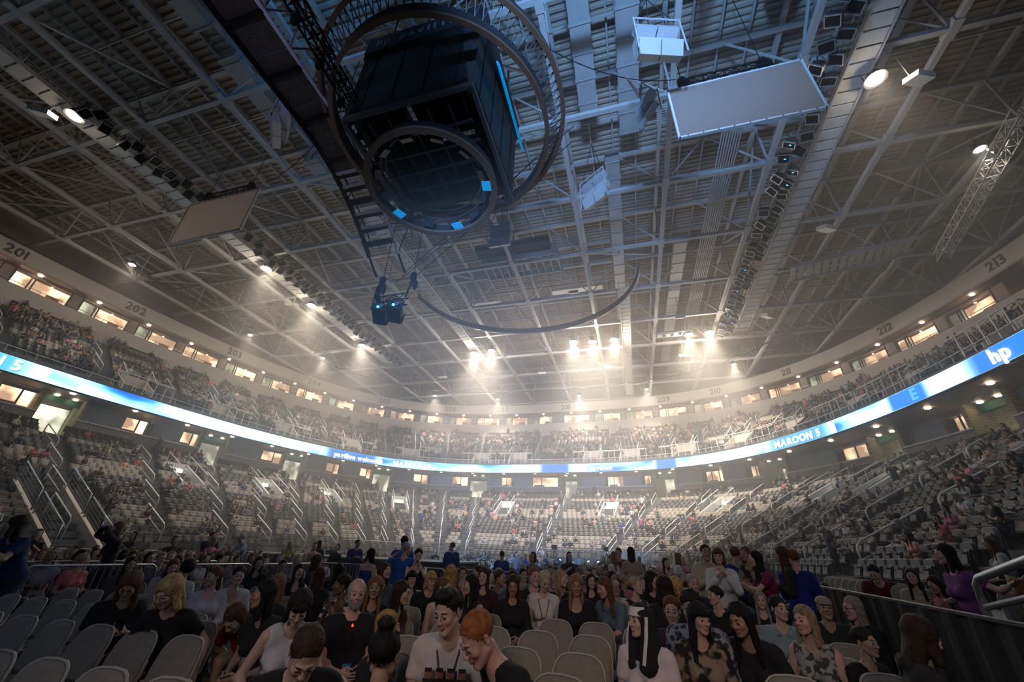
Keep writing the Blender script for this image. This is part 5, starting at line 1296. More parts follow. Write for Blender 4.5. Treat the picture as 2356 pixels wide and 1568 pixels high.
pattern('cloth_stripes', (.02, .02, .02), (.65, .63, .6), 'stripe', 4.2); pattern('cloth_leopard', (.015, .013, .012), (.30, .22, .16), 'blot', 9); pattern('cloth_print', (.05, .06, .06), (.34, .34, .33), 'blot', 22); pattern('cloth_plaid', (.03, .04, .08), (.3, .32, .36), 'vor', 24)
def person(sp, x, y, hz, face, label, skin, hairc, topc, legc=(.02, .025, .045), group=None, detail=2, extra=None):
    plat = sp.get('plat', FZ); F = figure(sp, 1.0, detail); hc = F['_']['hc']; s = min(max((hz - plat) / hc[2], .90), 1.10); a = math.radians(face)
    off = np.array([hc[0] * math.cos(a) - hc[1] * math.sin(a), hc[0] * math.sin(a) + hc[1] * math.cos(a)]) * s
    t = thing('person', label, 'person', (x - off[0], y - off[1], plat + min(0, hz - plat - hc[2] * s)), a, group); t.scale = (s,) * 3
    emit_part('body', F['body'], skin_mats(skin, hairc), t); emit_part('top', F['top'], [cloth(topc) if not isinstance(topc, str) else topc], t)
    emit_part('trousers', F['trousers'], [cloth(legc)], t); emit_part('shoes', F['shoes'], ['shoe'], t)
    if 'hair' in F: emit_part({'veil': 'veil', 'cap': 'flat_cap'}.get(sp.get('hair'), 'hair'), F['hair'], [hair_mat(hairc) if sp.get('hair') not in ('veil', 'cap') else cloth((.012, .012, .014) if sp['hair'] == 'veil' else (.34, .26, .20))], t)
    F['t'] = t; F['s'] = s
    if extra: extra(F, t)
    return t
PEOPLE = [
  (-2.65, 3.98, 1.11, 49, -7, dict(sex='m',hair='bald',beard=1,fat=2,pitch=4,lean=2), 'balding grey-bearded man in a black shirt with a glowing red pendant', 'pink', (.42,.40,.38), (.012,.012,.014), 'badge'),
  (-1.33, 3.14, 1.13, 15, -24, dict(sex='m',hair='spiky',pitch=22,lean=14,top='short'), 'young dark-haired man in a white printed T-shirt looking down', 'light', (.02,.015,.012), (.62,.57,.54), 'shirt'),
  (-0.97, 2.79, 1.09, -49, 8, dict(sex='m',hair='short',pitch=38,lean=34,top='long'), 'red-haired man in black bending forward beside the white T-shirt', 'pink', (.34,.12,.04), (.012,.012,.014), ''),
  (-0.03, 3.93, 1.08, -12, -36, dict(hair='veil',top='short',neck='cowl',roll=0), 'woman wearing a black nun veil with a white band and a white draped top', 'light', (.01,.01,.01), (.70,.62,.62), 'band'),
  (-1.73, 2.24, 1.00, 43, 3, dict(sex='m',hair='short',pitch=48,lean=20), 'man with cropped dark hair bowing his head, close to the lens', 'light', (.05,.03,.02), (.012,.012,.014), ''),
  (-1.24, 2.19, 1.04, 180, 15, dict(hair='bun',lean=0,arms='drape'), 'person with black hair in a high bun seen from behind', 'tan', (.012,.01,.008), (.012,.012,.014), ''),
  (-1.82, 3.21, 0.99, 90, 55, dict(hair='long',lean=4), 'woman with long straight blond hair turned away behind the hair bun', 'light', (.42,.25,.10), (.012,.012,.014), ''),
  (-2.65, 3.23, 1.06, 57, -14, dict(hair='bob',pitch=35,lean=22,arms='lean',top='tank',neck='v'), 'woman with a dark bob and white sleeveless top looking down', 'light', (.018,.012,.01), (.62,.62,.68), ''),
  (-3.32, 3.54, 1.09, -7, -35, dict(hair='shoulder',lean=16,neck='v'), 'woman in a black V-neck with dark shoulder-length hair in left profile', 'tan', (.01,.009,.008), (.012,.012,.014), ''),
  (-3.47, 4.87, 1.09, 5, -50, dict(hair='updo',top='half',arms='clasp',neck='scoop'), 'dark-skinned woman in a black and white striped top', 'dark', (.012,.01,.008), 'cloth_stripes', ''),
  (-3.03, 4.9, 1.09, 37, -8, dict(hair='wavy',neck='v'), 'woman with brown highlighted hair just behind the balding man', 'tan', (.20,.09,.035), (.012,.012,.014), ''),
  (-2.53, 4.65, 1.08, 64, 33, dict(hair='long',top='tank',lean=14,pitch=6), 'woman with very long dark hair and bare shoulder in right profile', 'olive', (.03,.016,.01), (.05,.02,.015), ''),
  (-4.00, 6.67, 1.18, 61, 28, dict(hair='long',mouth=2,pitch=-6,top='long'), 'laughing woman with long brown hair and teal denim sleeves', 'light', (.08,.035,.02), (.07,.12,.13), ''),
  (-3.75, 7.29, 1.42, 27, 3, dict(st=1,hair='pony',pitch=10,arms='clasp',top='tank',neck='scoop',fat=2), 'standing woman in a black tank top with hands raised to her chin over a phone', 'light', (.03,.016,.012), (.012,.012,.014), ''),
  (-4.48, 8.16, 1.51, 204, -55, dict(sex='m',st=1,hair='short',arms='raise',top='short',fat=1), 'grey-haired man in a bright blue shirt standing with his back turned', 'pink', (.38,.36,.34), (.02,.09,.38), ''),
  (-5.46, 9.8, 1.69, 214, -15, dict(sex='m',st=1,hair='short',top='short'), 'dark-haired man in a blue shirt standing behind the grey-haired one', 'tan', (.01,.01,.01), (.02,.10,.42), ''),
  (-5.08, 7.85, 1.39, 173, -220, dict(st=1,hair='bob',top='tank',neck='bare'), 'standing woman with a black bob and bare shoulders in a blue top', 'light', (.01,.009,.01), (.02,.06,.2), ''),
  (-5.35, 5.15, 1.09, 54, 0, dict(hair='updo',mouth=2,top='long',neck='scoop',lean=18), 'open-mouthed woman with pulled-back hair in a white blouse', 'light', (.04,.02,.015), (.62,.58,.58), ''),
  (-5.51, 4.91, 1.08, 53, -55, dict(hair='pony',top='long',neck='scoop',lean=-6), 'auburn ponytailed woman in a pale cardigan over a lilac top', 'pink', (.16,.06,.03), (.52,.47,.50), ''),
  (-7.09, 5.8, 1.09, 201, 0, dict(hair='afro',top='short'), 'person with short curly black hair in white seen from behind', 'tan', (.012,.01,.01), (.55,.52,.5), ''),
  (-7.87, 6.14, 1.08, 64, 2, dict(hair='shoulder',pitch=14,arms='raise',top='half'), 'woman with reddish brown hair resting her chin on a raised hand', 'light', (.14,.05,.025), (.45,.38,.36), ''),
  (-8.53, 5.89, 1.09, 70, 3, dict(hair='long',arms='phone',top='long'), 'woman with long black hair clasping her hands near the steel barrier', 'tan', (.015,.012,.012), (.06,.04,.035), ''),
  (-5.00, 3.53, 1.07, 65, -18, dict(hair='wavy',pitch=32,arms='phone',top='short',lean=20), 'brown curly-haired woman in black looking down at a phone', 'tan', (.16,.075,.03), (.012,.012,.014), 'phone'),
  (-4.10, 3.25, 1.08, 27, -15, dict(hair='curly',pitch=28,top='short',arms='lean',lean=20), 'woman with tousled blond curls in black leaning over to the phone', 'light', (.50,.34,.15), (.012,.012,.014), ''),
  (-7.24, 7.36, 1.15, 53, -3, dict(hair='long',mouth=1,top='coat',hood=1), 'smiling dark-haired woman in a black scarf and white sleeves', 'tan', (.01,.01,.012), (.02,.02,.025), ''),
  (-3.89, 3.86, 0.92, 15, -10, dict(hair='long',pitch=50,lean=58,top='short'), 'person in a bright red shirt folded forward over the chairs', 'light', (.10,.045,.02), (.55,.03,.02), ''),
  (-1.32, 6.57, 1.20, 16, 15, dict(hair='short',pitch=24,top='long',neck='collar',lean=4), 'older woman with short blond hair in a white collared shirt and lanyard', 'light', (.50,.42,.28), (.68,.62,.58), 'lanyard'),
  (-0.85, 6.39, 1.16, 3, 8, dict(hair='wavy',pitch=8,top='coat',neck='scoop'), 'smiling woman with wavy blond-brown hair and a black jacket', 'tan', (.30,.17,.08), (.012,.012,.014), ''),
  (-0.49, 6.58, 1.15, -31, -13, dict(hair='long',pitch=14,lean=22,top='half',arms='reach',neck='collar'), 'woman in a denim shirt holding out both hands', 'pink', (.13,.06,.035), (.11,.16,.2), ''),
  (-1.67, 6.11, 1.13, 15, 0, dict(hair='long',pitch=14,top='long',mouth=1), 'laughing woman with very long dark brown hair in a black top', 'tan', (.05,.022,.015), (.012,.012,.014), ''),
  (-1.64, 7.31, 1.20, 23, 15, dict(sex='m',hair='short',top='long'), 'red-brown haired man in dark clothes behind the white shirt', 'pink', (.22,.07,.03), (.03,.02,.02), ''),
  (-1.23, 7.48, 1.18, 39, 32, dict(hair='long',top='long'), 'blond woman turned right between the white shirt and the black jacket', 'light', (.38,.26,.14), (.012,.012,.014), ''),
  (-0.82, 8.16, 1.14, 6, 12, dict(hair='long'), 'young woman with long dark hair peering out beside the denim shirt', 'light', (.03,.015,.012), (.012,.012,.014), ''),
  (-0.06, 7.46, 1.14, 25, 33, dict(hair='short',top='tank',pitch=-5), 'woman with short blond hair in a black sleeveless top in right profile', 'light', (.45,.32,.16), (.012,.012,.014), ''),
  (0.21, 8.59, 1.25, 29, 30, dict(sex='m',hair='curly',arms='raise',top='short'), 'boy with dark curly hair in a black T-shirt holding a cup', 'light', (.02,.015,.012), (.012,.012,.014), 'cup'),
  (0.30, 6.42, 1.36, 167, 5, dict(hair='curly',top='long'), 'person with a big mane of dark curly hair seen from behind', 'tan', (.018,.010,.008), (.012,.012,.014), ''),
  (0.48, 6.9, 1.17, 76, 20, dict(hair='curly',pitch=8), 'woman with bushy golden curls facing right', 'light', (.50,.30,.10), (.012,.012,.014), ''),
  (1.78, 7.93, 1.58, -83, -8, dict(st=1,hair='long',arms='reach',lean=14,top='short'), 'standing woman with long black hair in a magenta top reaching forward', 'light', (.012,.01,.012), (.20,.015,.07), ''),
  (2.42, 8.34, 1.62, 144, -300, dict(sex='m',st=1,hair='short',top='long'), 'auburn-haired man in a royal blue long-sleeved shirt standing with his back to us', 'pink', (.20,.08,.03), (.01,.025,.22), ''),
  (2.28, 8.39, 1.71, -105, -10, dict(st=1,hair='long',top='long'), 'brown-haired woman in dark clothes standing behind the royal blue shirt', 'tan', (.08,.04,.025), (.02,.018,.018), ''),
  (1.22, 9, 1.73, 0, 2, dict(sex='m',st=1,hair='short',top='coat',neck='v'), 'man standing in a beige vest over a black shirt', 'tan', (.015,.012,.01), (.50,.46,.34), ''),
  (1.23, 7.8, 1.60, -9, -5, dict(st=1,hair='bob',top='coat',neck='v',arms='phone'), 'woman in a white blazer standing and looking at the stage', 'light', (.10,.04,.025), (.62,.64,.64), ''),
  (0.82, 8, 1.33, 9, 5, dict(sex='m',hair='short'), 'grey-haired man sitting below the white blazer', 'pink', (.36,.34,.32), (.03,.03,.035), ''),
  (0.27, 4.89, 1.08, -8, 0, dict(hair='short',arms='raise',pitch=8,top='long'), 'woman with short auburn hair eating with a raised hand', 'light', (.12,.04,.02), (.06,.025,.05), ''),
  (0.46, 4.4, 1.08, 9, 17, dict(hair='bangs',top='half',pitch=6), 'woman with long black fringe and a leopard print top', 'pink', (.01,.01,.012), 'cloth_leopard', ''),
  (0.96, 6.91, 1.11, -28, -35, dict(hair='updo',mouth=1), 'woman with tied-back dark hair in left profile with parted lips', 'light', (.02,.015,.012), (.012,.012,.014), ''),
  (0.78, 4.46, 1.09, -35, -5, dict(hair='long',pitch=18,lean=24,top='long'), 'dark-haired woman in black leaning in to talk', 'tan', (.012,.01,.01), (.012,.012,.014), ''),
  (1.44, 5.83, 1.09, -4, 24, dict(hair='updo',top='short',neck='collar'), 'woman with black hair in a faded denim shirt looking right', 'light', (.012,.01,.01), (.22,.30,.33), ''),
  (1.38, 4.86, 1.08, -31, -20, dict(hair='shoulder',top='tank',neck='v',lean=4), 'woman with greying blond hair in a patterned grey V-neck top', 'pink', (.30,.22,.14), 'cloth_print', ''),
  (2.13, 6.6, 1.08, -10, 2, dict(sex='m',hair='cap',neck='v'), 'man in a tan flat cap', 'tan', (.03,.02,.015), (.02,.03,.03), ''),
  (2.40, 6.54, 1.09, -70, -8, dict(sex='m',hair='shoulder',top='long'), 'person with swept-back greying hair and glasses in left profile', 'pink', (.30,.25,.19), (.012,.012,.014), 'glasses'),
  (1.76, 4.75, 0.97, 25, 10, dict(hair='updo',top='long'), 'woman with pulled-back black hair and hoop earrings in right profile', 'olive', (.012,.01,.01), (.012,.012,.014), ''),
  (1.94, 4.24, 1.08, 75, 25, dict(sex='m',hair='curly',pitch=14,top='coat',hood=1), 'person with a mop of dark curls and a dark jacket turned away', 'light', (.03,.016,.01), (.02,.02,.02), ''),
  (3.50, 8.37, 1.46, -23, -20, dict(sex='m',hair='short',pitch=30,lean=26,top='coat',hood=1,plat=.45), 'boy in a maroon hooded sweater behind the black curtain wall', 'light', (.015,.012,.01), (.10,.012,.02), ''),
  (3.65, 7.69, 1.44, -25, -8, dict(hair='long',top='long',neck='scoop',lean=14,plat=.45), 'woman in a cream knit cardigan over an orange top behind the curtain wall', 'light', (.02,.012,.01), (.42,.34,.25), ''),
  (3.75, 7.43, 1.36, -62, -15, dict(hair='long',lean=18,pitch=15,plat=.4), 'woman in a pink blouse with flowing dark hair behind the curtain wall', 'tan', (.03,.018,.015), (.32,.10,.18), ''),
  (3.61, 6.72, 1.70, -88, -15, dict(hair='shoulder',arms='drape',lean=4,plat=.5), 'person in a purple T-shirt resting an arm along the seats', 'pink', (.012,.01,.01), (.16,.04,.20), ''),
  (4.79, 7.76, 1.37, -92, -18, dict(hair='wavy',top='long',plat=.45), 'red-haired woman in dark clothes under the thick handrail', 'pink', (.28,.10,.03), (.03,.022,.015), ''),
  (-10.58, 6.73, 1.73, -17, -10, dict(st=1,hair='shoulder',arms='camera',top='long'), 'woman in black standing by the barrier and holding up a camera', 'pink', (.14,.09,.05), (.012,.012,.014), 'phone'),
  (-14.65, 12.47, 1.77, 90, 20, dict(sex='m',st=1,hair='short',top='coat',neck='v',arms='clasp'), 'man in a navy suit standing beside the dark stage', 'pink', (.07,.05,.04), (.012,.025,.07), ''),
  (-13.31, 12.44, 1.76, -13, -10, dict(sex='m',st=1,hair='bald',top='short',arms='reach',lean=18,neck='collar'), 'grey-haired man in a pale blue shirt leaning on the dark stage', 'pink', (.40,.38,.36), (.42,.50,.58), ''),
  (-9.17, 4.44, 1.60, 4, -35, dict(sex='m',st=1,hair='curly',top='short',arms='reach',lean=26), 'big man in a dark blue T-shirt leaning on the steel barrier', 'tan', (.02,.015,.015), (.01,.03,.10), ''),
  (-5.71, 6.73, 1.09, 50, 8, dict(hair='long',top='tank',mouth=1,neck='scoop'), 'smiling woman with long black hair and bare shoulders', 'light', (.012,.01,.012), (.012,.012,.014), ''),
  (-4.77, 6.09, 1.09, 203, 5, dict(hair='long'), 'person with long reddish dark hair seen from behind', 'tan', (.06,.02,.012), (.012,.012,.014), ''),
  (-4.01, 4.45, 1.08, 182, 10, dict(hair='long'), 'woman with light brown hair with golden ends seen from behind', 'tan', (.22,.12,.06), (.012,.012,.014), ''),
  (-7.18, 7.94, 1.09, 57, 3, dict(sex='m',hair='short'), 'dark-haired man with glasses in front of the barrier rail', 'tan', (.015,.012,.012), (.10,.08,.08), 'glasses'),
  (-7.85, 9.12, 1.18, 46, 3, dict(hair='long'), 'woman with long platinum blond hair', 'light', (.60,.48,.32), (.25,.22,.22), ''),
  (-6.64, 8.31, 1.19, 119, 15, dict(sex='m',hair='curly'), 'brown curly-haired young man in right profile near the stage', 'pink', (.07,.04,.025), (.05,.04,.04), ''),
  (-5.64, 7.74, 1.10, 196, 0, dict(hair='shoulder'), 'person with a dark shoulder-length cut seen from behind', 'tan', (.012,.01,.012), (.02,.025,.04), ''),
  (-3.62, 6.92, 1.08, 28, 5, dict(sex='m',hair='bangs',top='short'), 'boy with black fringe in a white T-shirt and lanyard', 'light', (.012,.01,.01), (.60,.57,.55), 'lanyard'),
  (-3.17, 6.7, 1.09, 35, 18, dict(sex='m',hair='bob',pitch=10,top='short'), 'boy with blond bobbed hair in a black T-shirt', 'light', (.50,.33,.15), (.012,.012,.014), ''),
  (-2.49, 5.68, 1.08, 69, 17, dict(hair='updo',top='tank',neck='scoop'), 'woman with brown hair tied up in a white tank top facing right', 'light', (.15,.07,.035), (.55,.50,.46), ''),
  (-2.80, 6.6, 1.19, 183, 8, dict(hair='long'), 'woman with long golden blond hair seen from behind', 'light', (.42,.25,.08), (.012,.012,.014), ''),
  (-2.11, 5.64, 1.13, -39, -10, dict(hair='long',top='tank'), 'woman with very straight long black hair and bare arm in left profile', 'tan', (.01,.009,.01), (.012,.012,.014), ''),
  (-2.39, 6.96, 1.17, 9, -8, dict(hair='long',mouth=1,top='long'), 'smiling woman with dark brown hair in a maroon top', 'light', (.04,.02,.015), (.05,.015,.02), ''),
  (-0.54, 9.77, 1.16, 23, 10, dict(hair='long',top='half'), 'woman with a dark hood of hair looking up to the right', 'tan', (.015,.012,.02), (.03,.03,.035), ''),
  (1.77, 9.74, 1.40, 30, 20, dict(sex='m',hair='short'), 'dark-haired man in black sitting below the magenta top', 'tan', (.012,.01,.01), (.012,.012,.014), ''),
  (0.42, 4.55, 1.15, -15, 5, dict(sex='m',hair='short',top='long',pitch=25), 'man in a plaid shirt looking down behind the leopard print', 'tan', (.012,.01,.01), 'cloth_plaid', ''),
  (-4.22, 14, 1.47, 197, 0, dict(sex='m',st=1,hair='short',top='long'), 'man in a royal blue jacket standing in the middle of the floor', 'tan', (.012,.01,.01), (.01,.05,.25), ''),
  (-6.42, 15, 1.67, 203, -300, dict(sex='m',st=1,hair='short',top='long'), 'man in a blue jacket standing at the end of the dark stage', 'pink', (.1,.06,.04), (.01,.05,.25), ''),
  (-9.66, 14, 1.62, 55, 20, dict(sex='m',st=1,hair='short',top='coat'), 'man in a navy jacket standing beyond the dark stage', 'tan', (.02,.015,.01), (.01,.03,.12), ''),
  (-11.28, 14, 1.57, 209, 0, dict(st=1,hair='long',top='long'), 'woman in dark blue with long hair beyond the dark stage', 'tan', (.03,.015,.01), (.01,.02,.12), ''),
  (-12.57, 14, 1.50, 52, 10, dict(st=1,hair='long',top='short'), 'blond woman in a yellow top beyond the dark stage', 'light', (.5,.35,.15), (.55,.42,.08), ''),
  (-0.56, 12, 1.55, 63, 20, dict(st=1,hair='long',top='short'), 'standing woman in a white T-shirt with light brown hair', 'light', (.25,.14,.08), (.62,.6,.58), ''),
  (-0.15, 11.4, 1.65, 181, 0, dict(st=1,hair='long',top='half'), 'standing woman in a beige top with long dark hair seen from behind', 'tan', (.02,.012,.01), (.42,.32,.27), ''),
  (-0.55, 14, 1.81, -18, 0, dict(sex='m',st=1,hair='short',top='short'), 'man in a dark red shirt standing behind the woman in white', 'pink', (.05,.03,.02), (.20,.02,.03), ''),
  (1.07, 13, 1.59, 95, 0, dict(st=1,hair='long',top='short'), 'woman in a pale top standing near the white blazer', 'light', (.2,.1,.06), (.6,.58,.56), ''),
  (1.81, 9.5, 1.76, 159, 0, dict(sex='m',st=1,hair='short',top='long'), 'man in a blue jacket standing behind the white blazer', 'tan', (.1,.05,.03), (.01,.04,.16), ''),
  (1.88, 9, 1.76, -52, 10, dict(st=1,hair='shoulder',top='half'), 'person with auburn hair in a brown speckled top standing in the aisle', 'tan', (.2,.08,.04), 'cloth_leopard', ''),
]
SKC = dict(pink=(.60, .36, .30), light=(.58, .39, .31), tan=(.42, .27, .19), olive=(.48, .31, .21), dark=(.16, .09, .06))
mat('pendant', (.6, 0, 0), emit=(1.0, .03, .01), es=3.0); mat('badge_blue', (.03, .25, .45), .5); mat('badge_white', (.5, .5, .5), .5); mat('phone_lit', (0, 0, 0), emit=(.25, .5, .9), es=.8)
mat('cord', (.05, .03, .03), .7); mat('white_band', (.8, .78, .76), .8); mat('cup_white', (.7, .7, .7), .4); mat('print_dark', (.03, .02, .02), .8); mat('print_skin', (.30, .14, .08), .8); mat('lens_dark', (.02, .02, .02), .2)
def lanyard(F, t, badge=True):
    q = F['_']['Tq']; mb = MB()
    P = [q((-.075, .03, .505)), q((-.07, -.075, .44)), q((-.035, -.140, .32)), q((0, -.146, .16)), q((.035, -.140, .32)), q((.07, -.075, .44)), q((.075, .03, .505))]
    mb.tube([tuple(p) for p in P], .004, 5); mb.build('lanyard', 'cord', t)
    if badge:
        c = q((0, -.155, .10)); MB().box(tuple(c + np.array((0, 0, .045))), (.075, .004, .03)).build('badge_strip', 'badge_blue', t); MB().box(tuple(c), (.075, .004, .06)).build('badge', 'badge_white', t)
def ex_badge(F, t):
    lanyard(F, t); q = F['_']['Tq']((-.01, -.135, .43)); MB().lathe([(.004, -.012), (.011, 0), (.004, .012)], tuple(q), 8).build('red_light', 'pendant', t)
def ex_shirt(F, t):      # printed group portrait: four small busts across the chest
    lanyard(F, t, False); q = F['_']['Tq']
    for i in range(4):
        x = -.105 + i * .07; c = q((x, -.134, .345)); Rq = Matrix(F['_']['RT'].tolist())
        MB().lathe([(.008, -.002), (.026, -.001), (.026, .001), (.008, .002)], tuple(c), 12, Rq @ Matrix.Rotation(PI / 2, 3, 'X')).build('printed_face', 'print_skin', t)
        MB().box(tuple(q((x, -.133, .285))), (.064, .006, .075), R=Rq).build('printed_body', 'print_dark', t)
        MB().box(tuple(q((x, -.1345, .369))), (.044, .005, .020), R=Rq).build('printed_hair', 'print_dark', t)
def headpt(F, p): u = F['_']; return tuple(u['hc'] + u['RH'] @ np.array(p))
def ex_band(F, t):
    V = []; n = 17
    for i in range(n):
        a = -1.35 + 2.7 * i / (n - 1)
        for z, g in ((.035, .0), (.095, -.012)): V.append(headpt(F, ((.082 + g) * math.sin(a), .012 - (.098 + g) * math.cos(a), z)))
    MB().add(V, [(2 * i, 2 * i + 2, 2 * i + 3, 2 * i + 1) for i in range(n - 1)]).build('white_headband', 'white_band', t)
    for s in (-1, 1): MB().tube([headpt(F, (s * .082, -.01, .03)), headpt(F, (s * .10, -.045, -.10)), headpt(F, (s * .085, -.075, -.26))], .014, 6).build('veil_lining', 'white_band', t)
def ex_glasses(F, t):
    mb = MB()
    for s in (-1, 1):
        mb.tube([headpt(F, (s * .032 + .021 * math.cos(k * PI / 5), -.108, .002 + .016 * math.sin(k * PI / 5))) for k in range(10)], .002, 4, True)
        mb.tube([headpt(F, (s * .053, -.106, .004)), headpt(F, (s * .082, -.02, .004))], .002, 4)
    mb.tube([headpt(F, (-.011, -.110, .006)), headpt(F, (.011, -.110, .006))], .002, 4); mb.build('glasses', 'lens_dark', t)
held = []
def ex_phone(F, t): held.append((F, t, 'phone'))
def ex_cup(F, t): held.append((F, t, 'cup'))
EX = dict(badge=ex_badge, shirt=ex_shirt, band=ex_band, glasses=ex_glasses, lanyard=lambda F, t: lanyard(F, t), phone=ex_phone, cup=ex_cup)
occupied = []
for (x, y, z, face, dy, sp, lb, sk, hr, tp, ex) in PEOPLE:
    sp['yaw'] = max(min((dy + 180) % 360 - 180, 80), -80); far = y > 7.2
    t = person(sp, x, y, z, face, lb, SKC[sk], hr, tp, detail=0 if far else 1 if y > 3.8 else 2, extra=EX.get(ex))
    occupied.append((t.location.x, t.location.y, face, sp.get('st', 0), sp.get('plat', FZ), lb))
bpy.context.view_layer.update()
for F, t, k in held:
    W = [Vector(q[3]) for q in F['_']['arms']]
    if k == 'phone':
        p = t.matrix_world @ ((W[0] + W[1]) / 2 + Vector((0, -.07, .05))); o = thing('phone', 'dark phone held by the ' + ('woman with brown curls' if 'curly' in t['label'] else 'standing woman in black'), 'phone', p, t.rotation_euler.z)
        MB().box((0, 0, 0), (.072, .009, .14)).build('phone_case', 'lens_dark', o); MB().box((0, .006, 0), (.064, .003, .125)).build('phone_screen', 'phone_lit', o)
    else:
        p = t.matrix_world @ (W[0] + Vector((-.02, -.06, .05))); o = thing('cup', 'white paper cup in the hand of the curly-haired boy', 'cup', p)
        MB().lathe([(.030, -.06), (.040, .06), (.037, .06), (.028, -.05)], n=16).build('cup_body', 'cup_white', o, True); MB().lathe([(.042, .06), (.042, .068), (.03, .07)], n=16).build('rim', 'cup_white', o)
# ---------------------------------------------------------------- LOD people on the floor and in the near stands share template meshes
TMPL = {}
def template(sp):
    key = str(sorted(sp.items()))
    if key not in TMPL:
        F = figure(sp, 1.0, 0); d = {}
        for nm in ('body', 'top', 'trousers', 'hair'):
            if nm not in F: continue
            V, Q = F[nm][0], F[nm][1]; o = fast_mesh(nm, np.asarray(V), np.asarray(Q), ['shoe'] * (5 if nm == 'body' else 1), F[nm][2] if nm == 'body' else None)
            o.data.polygons.foreach_set('use_smooth', np.ones(len(o.data.polygons), dtype=bool)); COL.objects.unlink(o); d[nm] = o
        TMPL[key] = d
    return TMPL[key]
TP = [dict(sex='f', hair='long', arms='lap'), dict(sex='f', hair='wavy', arms='phone', pitch=20, lean=14), dict(sex='m', hair='short', arms='lap'), dict(sex='m', hair='short', arms='folded', yaw=35, lean=2),
      dict(sex='f', hair='pony', arms='raise', yaw=-40), dict(sex='f', hair='long', arms='folded', yaw=45, lean=12), dict(sex='f', hair='bob', arms='lap', yaw=-30, top='tank'), dict(sex='f', hair='curly', arms='clasp', yaw=20), dict(sex='m', hair='curly', arms='phone', lean=20, pitch=15), dict(sex='f', hair='updo', arms='lap', yaw=70), dict(sex='m', hair='bald', arms='lap', yaw=-20, fat=2)]
TS = [dict(sex='f', st=1, hair='long', arms='phone'), dict(sex='m', st=1, hair='short', arms='side')]
HNAME = {'long': 'long', 'wavy': 'wavy', 'short': 'short', 'pony': 'tied-back', 'bob': 'bobbed', 'curly': 'curly', 'updo': 'pinned-up', 'bald': 'thinning'}
ANAME = {'lap': 'hands in lap', 'phone': 'holding something up', 'folded': 'arms folded', 'raise': 'one hand raised', 'clasp': 'hands clasped', 'side': 'arms down'}
def lod_person(sp, x, y, z, face, s, c, where, group):
    T = template(sp); hn = HRN[c[1]]
    lb = f"{TOPN[c[2]]}-clad {'man' if sp['sex'] == 'm' else 'woman'}, {HNAME[sp['hair']]} {hn} hair, {where}"
    t = thing('person', lb, 'person', (x, y, z), face, group); t.scale = (s,) * 3
    sm = skin_mats(SKINS[c[0]], HAIRS[c[1]])
    for nm, src in T.items():
        o = src.copy(); o.name = nm; COL.objects.link(o); o.parent = t
        ms = sm[:5] if nm == 'body' else [cm('cloth', TOPS[c[2]], rough=.9, noise=.1, nscale=14)] if nm == 'top' else [cm('cloth', LEGS[c[3]], rough=.9, noise=.1, nscale=14)] if nm == 'trousers' else [hair_mat(HAIRS[c[1]])]
        for i, q in enumerate(ms): o.material_slots[i].link = 'OBJECT'; o.material_slots[i].material = M[q]
    return t
rg = np.random.default_rng(5)
occ2 = np.array([(a, b) for a, b, *_ in occupied]); rowseen = {}
for x, y, a, blk in sorted(map(tuple, floor_near), key=lambda q: (q[3], round(q[1], 1), q[0])):
    if np.min(np.hypot(occ2[:, 0] - x, occ2[:, 1] - y)) < .42: continue
    st = rg.random() < .03 and blk == 0 and y > 11; sp = TS[rg.integers(2)] if st else TP[rg.integers(len(TP))]
    key = (int(blk), round((y - 7.7) / .95) if blk == 0 else round(x / .9)); n = rowseen.get(key, 0); rowseen[key] = n + 1
    wh = f"{ordinal(n)} from left, floor row {ordinal(max(key[1], 0))} behind the chairs" if blk == 0 else f"{ordinal(n)} along in line {ordinal(abs(key[1] + 18) % 20)} beyond the steel barrier" if blk == 2 else f"{ordinal(n)} along beyond the stage"
    lod_person(sp, x, y, FZ, a + rg.normal(0, .4) + math.atan2(-x, y) * .5, rg.uniform(.95, 1.05), people_pick(rg) if 'people_pick' in globals() else [int(rg.integers(len(q))) for q in (SKINS, HAIRS, TOPS, LEGS)], wh, 'audience on the floor')
    occupied.append((x, y, math.degrees(a), 1 if st else 0, FZ, 'mid'))
cnt = {}
for q in stand_people:
    key = (q['side'], q['row'], q['lev']); n = cnt.get(key, 0); cnt[key] = n + 1
    st = q['pose'] > 2; sp = TS[q['hs'] % 2] if st else TP[(q['pose'] * 3 + q['hs'] * 2 + n) % len(TP)]
    wh = f"{ordinal(n)} shown in row {ordinal(q['row'])} of the {q['side']} stand"
    lod_person(sp, q['p'][0], q['p'][1], q['p'][2], q['a'], q['s'], q['c'], wh, f"audience in the {q['side']} stand")
# ---------------------------------------------------------------- folding chairs
mat('chair_pad', (.26, .235, .20), .75, noise=.12, nscale=30, bump=.15, bscale=180); mat('chair_tube', (.33, .32, .30), .35, .5); mat('chair_rim', (.45, .43, .38), .45)
ch = thing('folding_chair', 'x', 'chair')
V = []; n = 15; prof = [(-.205, .50)] + [(-.21 * abs(math.cos(a)) ** .55 * (1 if math.cos(a) > 0 else -1), .66 + .20 * math.sin(a) ** .75) for a in np.linspace(0.02, PI - .02, n - 2)] + [(.205, .50)]
V = [(x, .185 + (z - .5) * .28 + .03 * (1 - (x / .21) ** 2) - .02, z) for x, z in prof] + [(x, .21 + (z - .5) * .28 + .03 * (1 - (x / .21) ** 2) - .02, z) for x, z in prof] + [(x * .88, .165 + (z - .5) * .28 + .03 * (1 - (x / .21) ** 2) - .02, .5 + .02 + (z - .5) * .92) for x, z in prof]
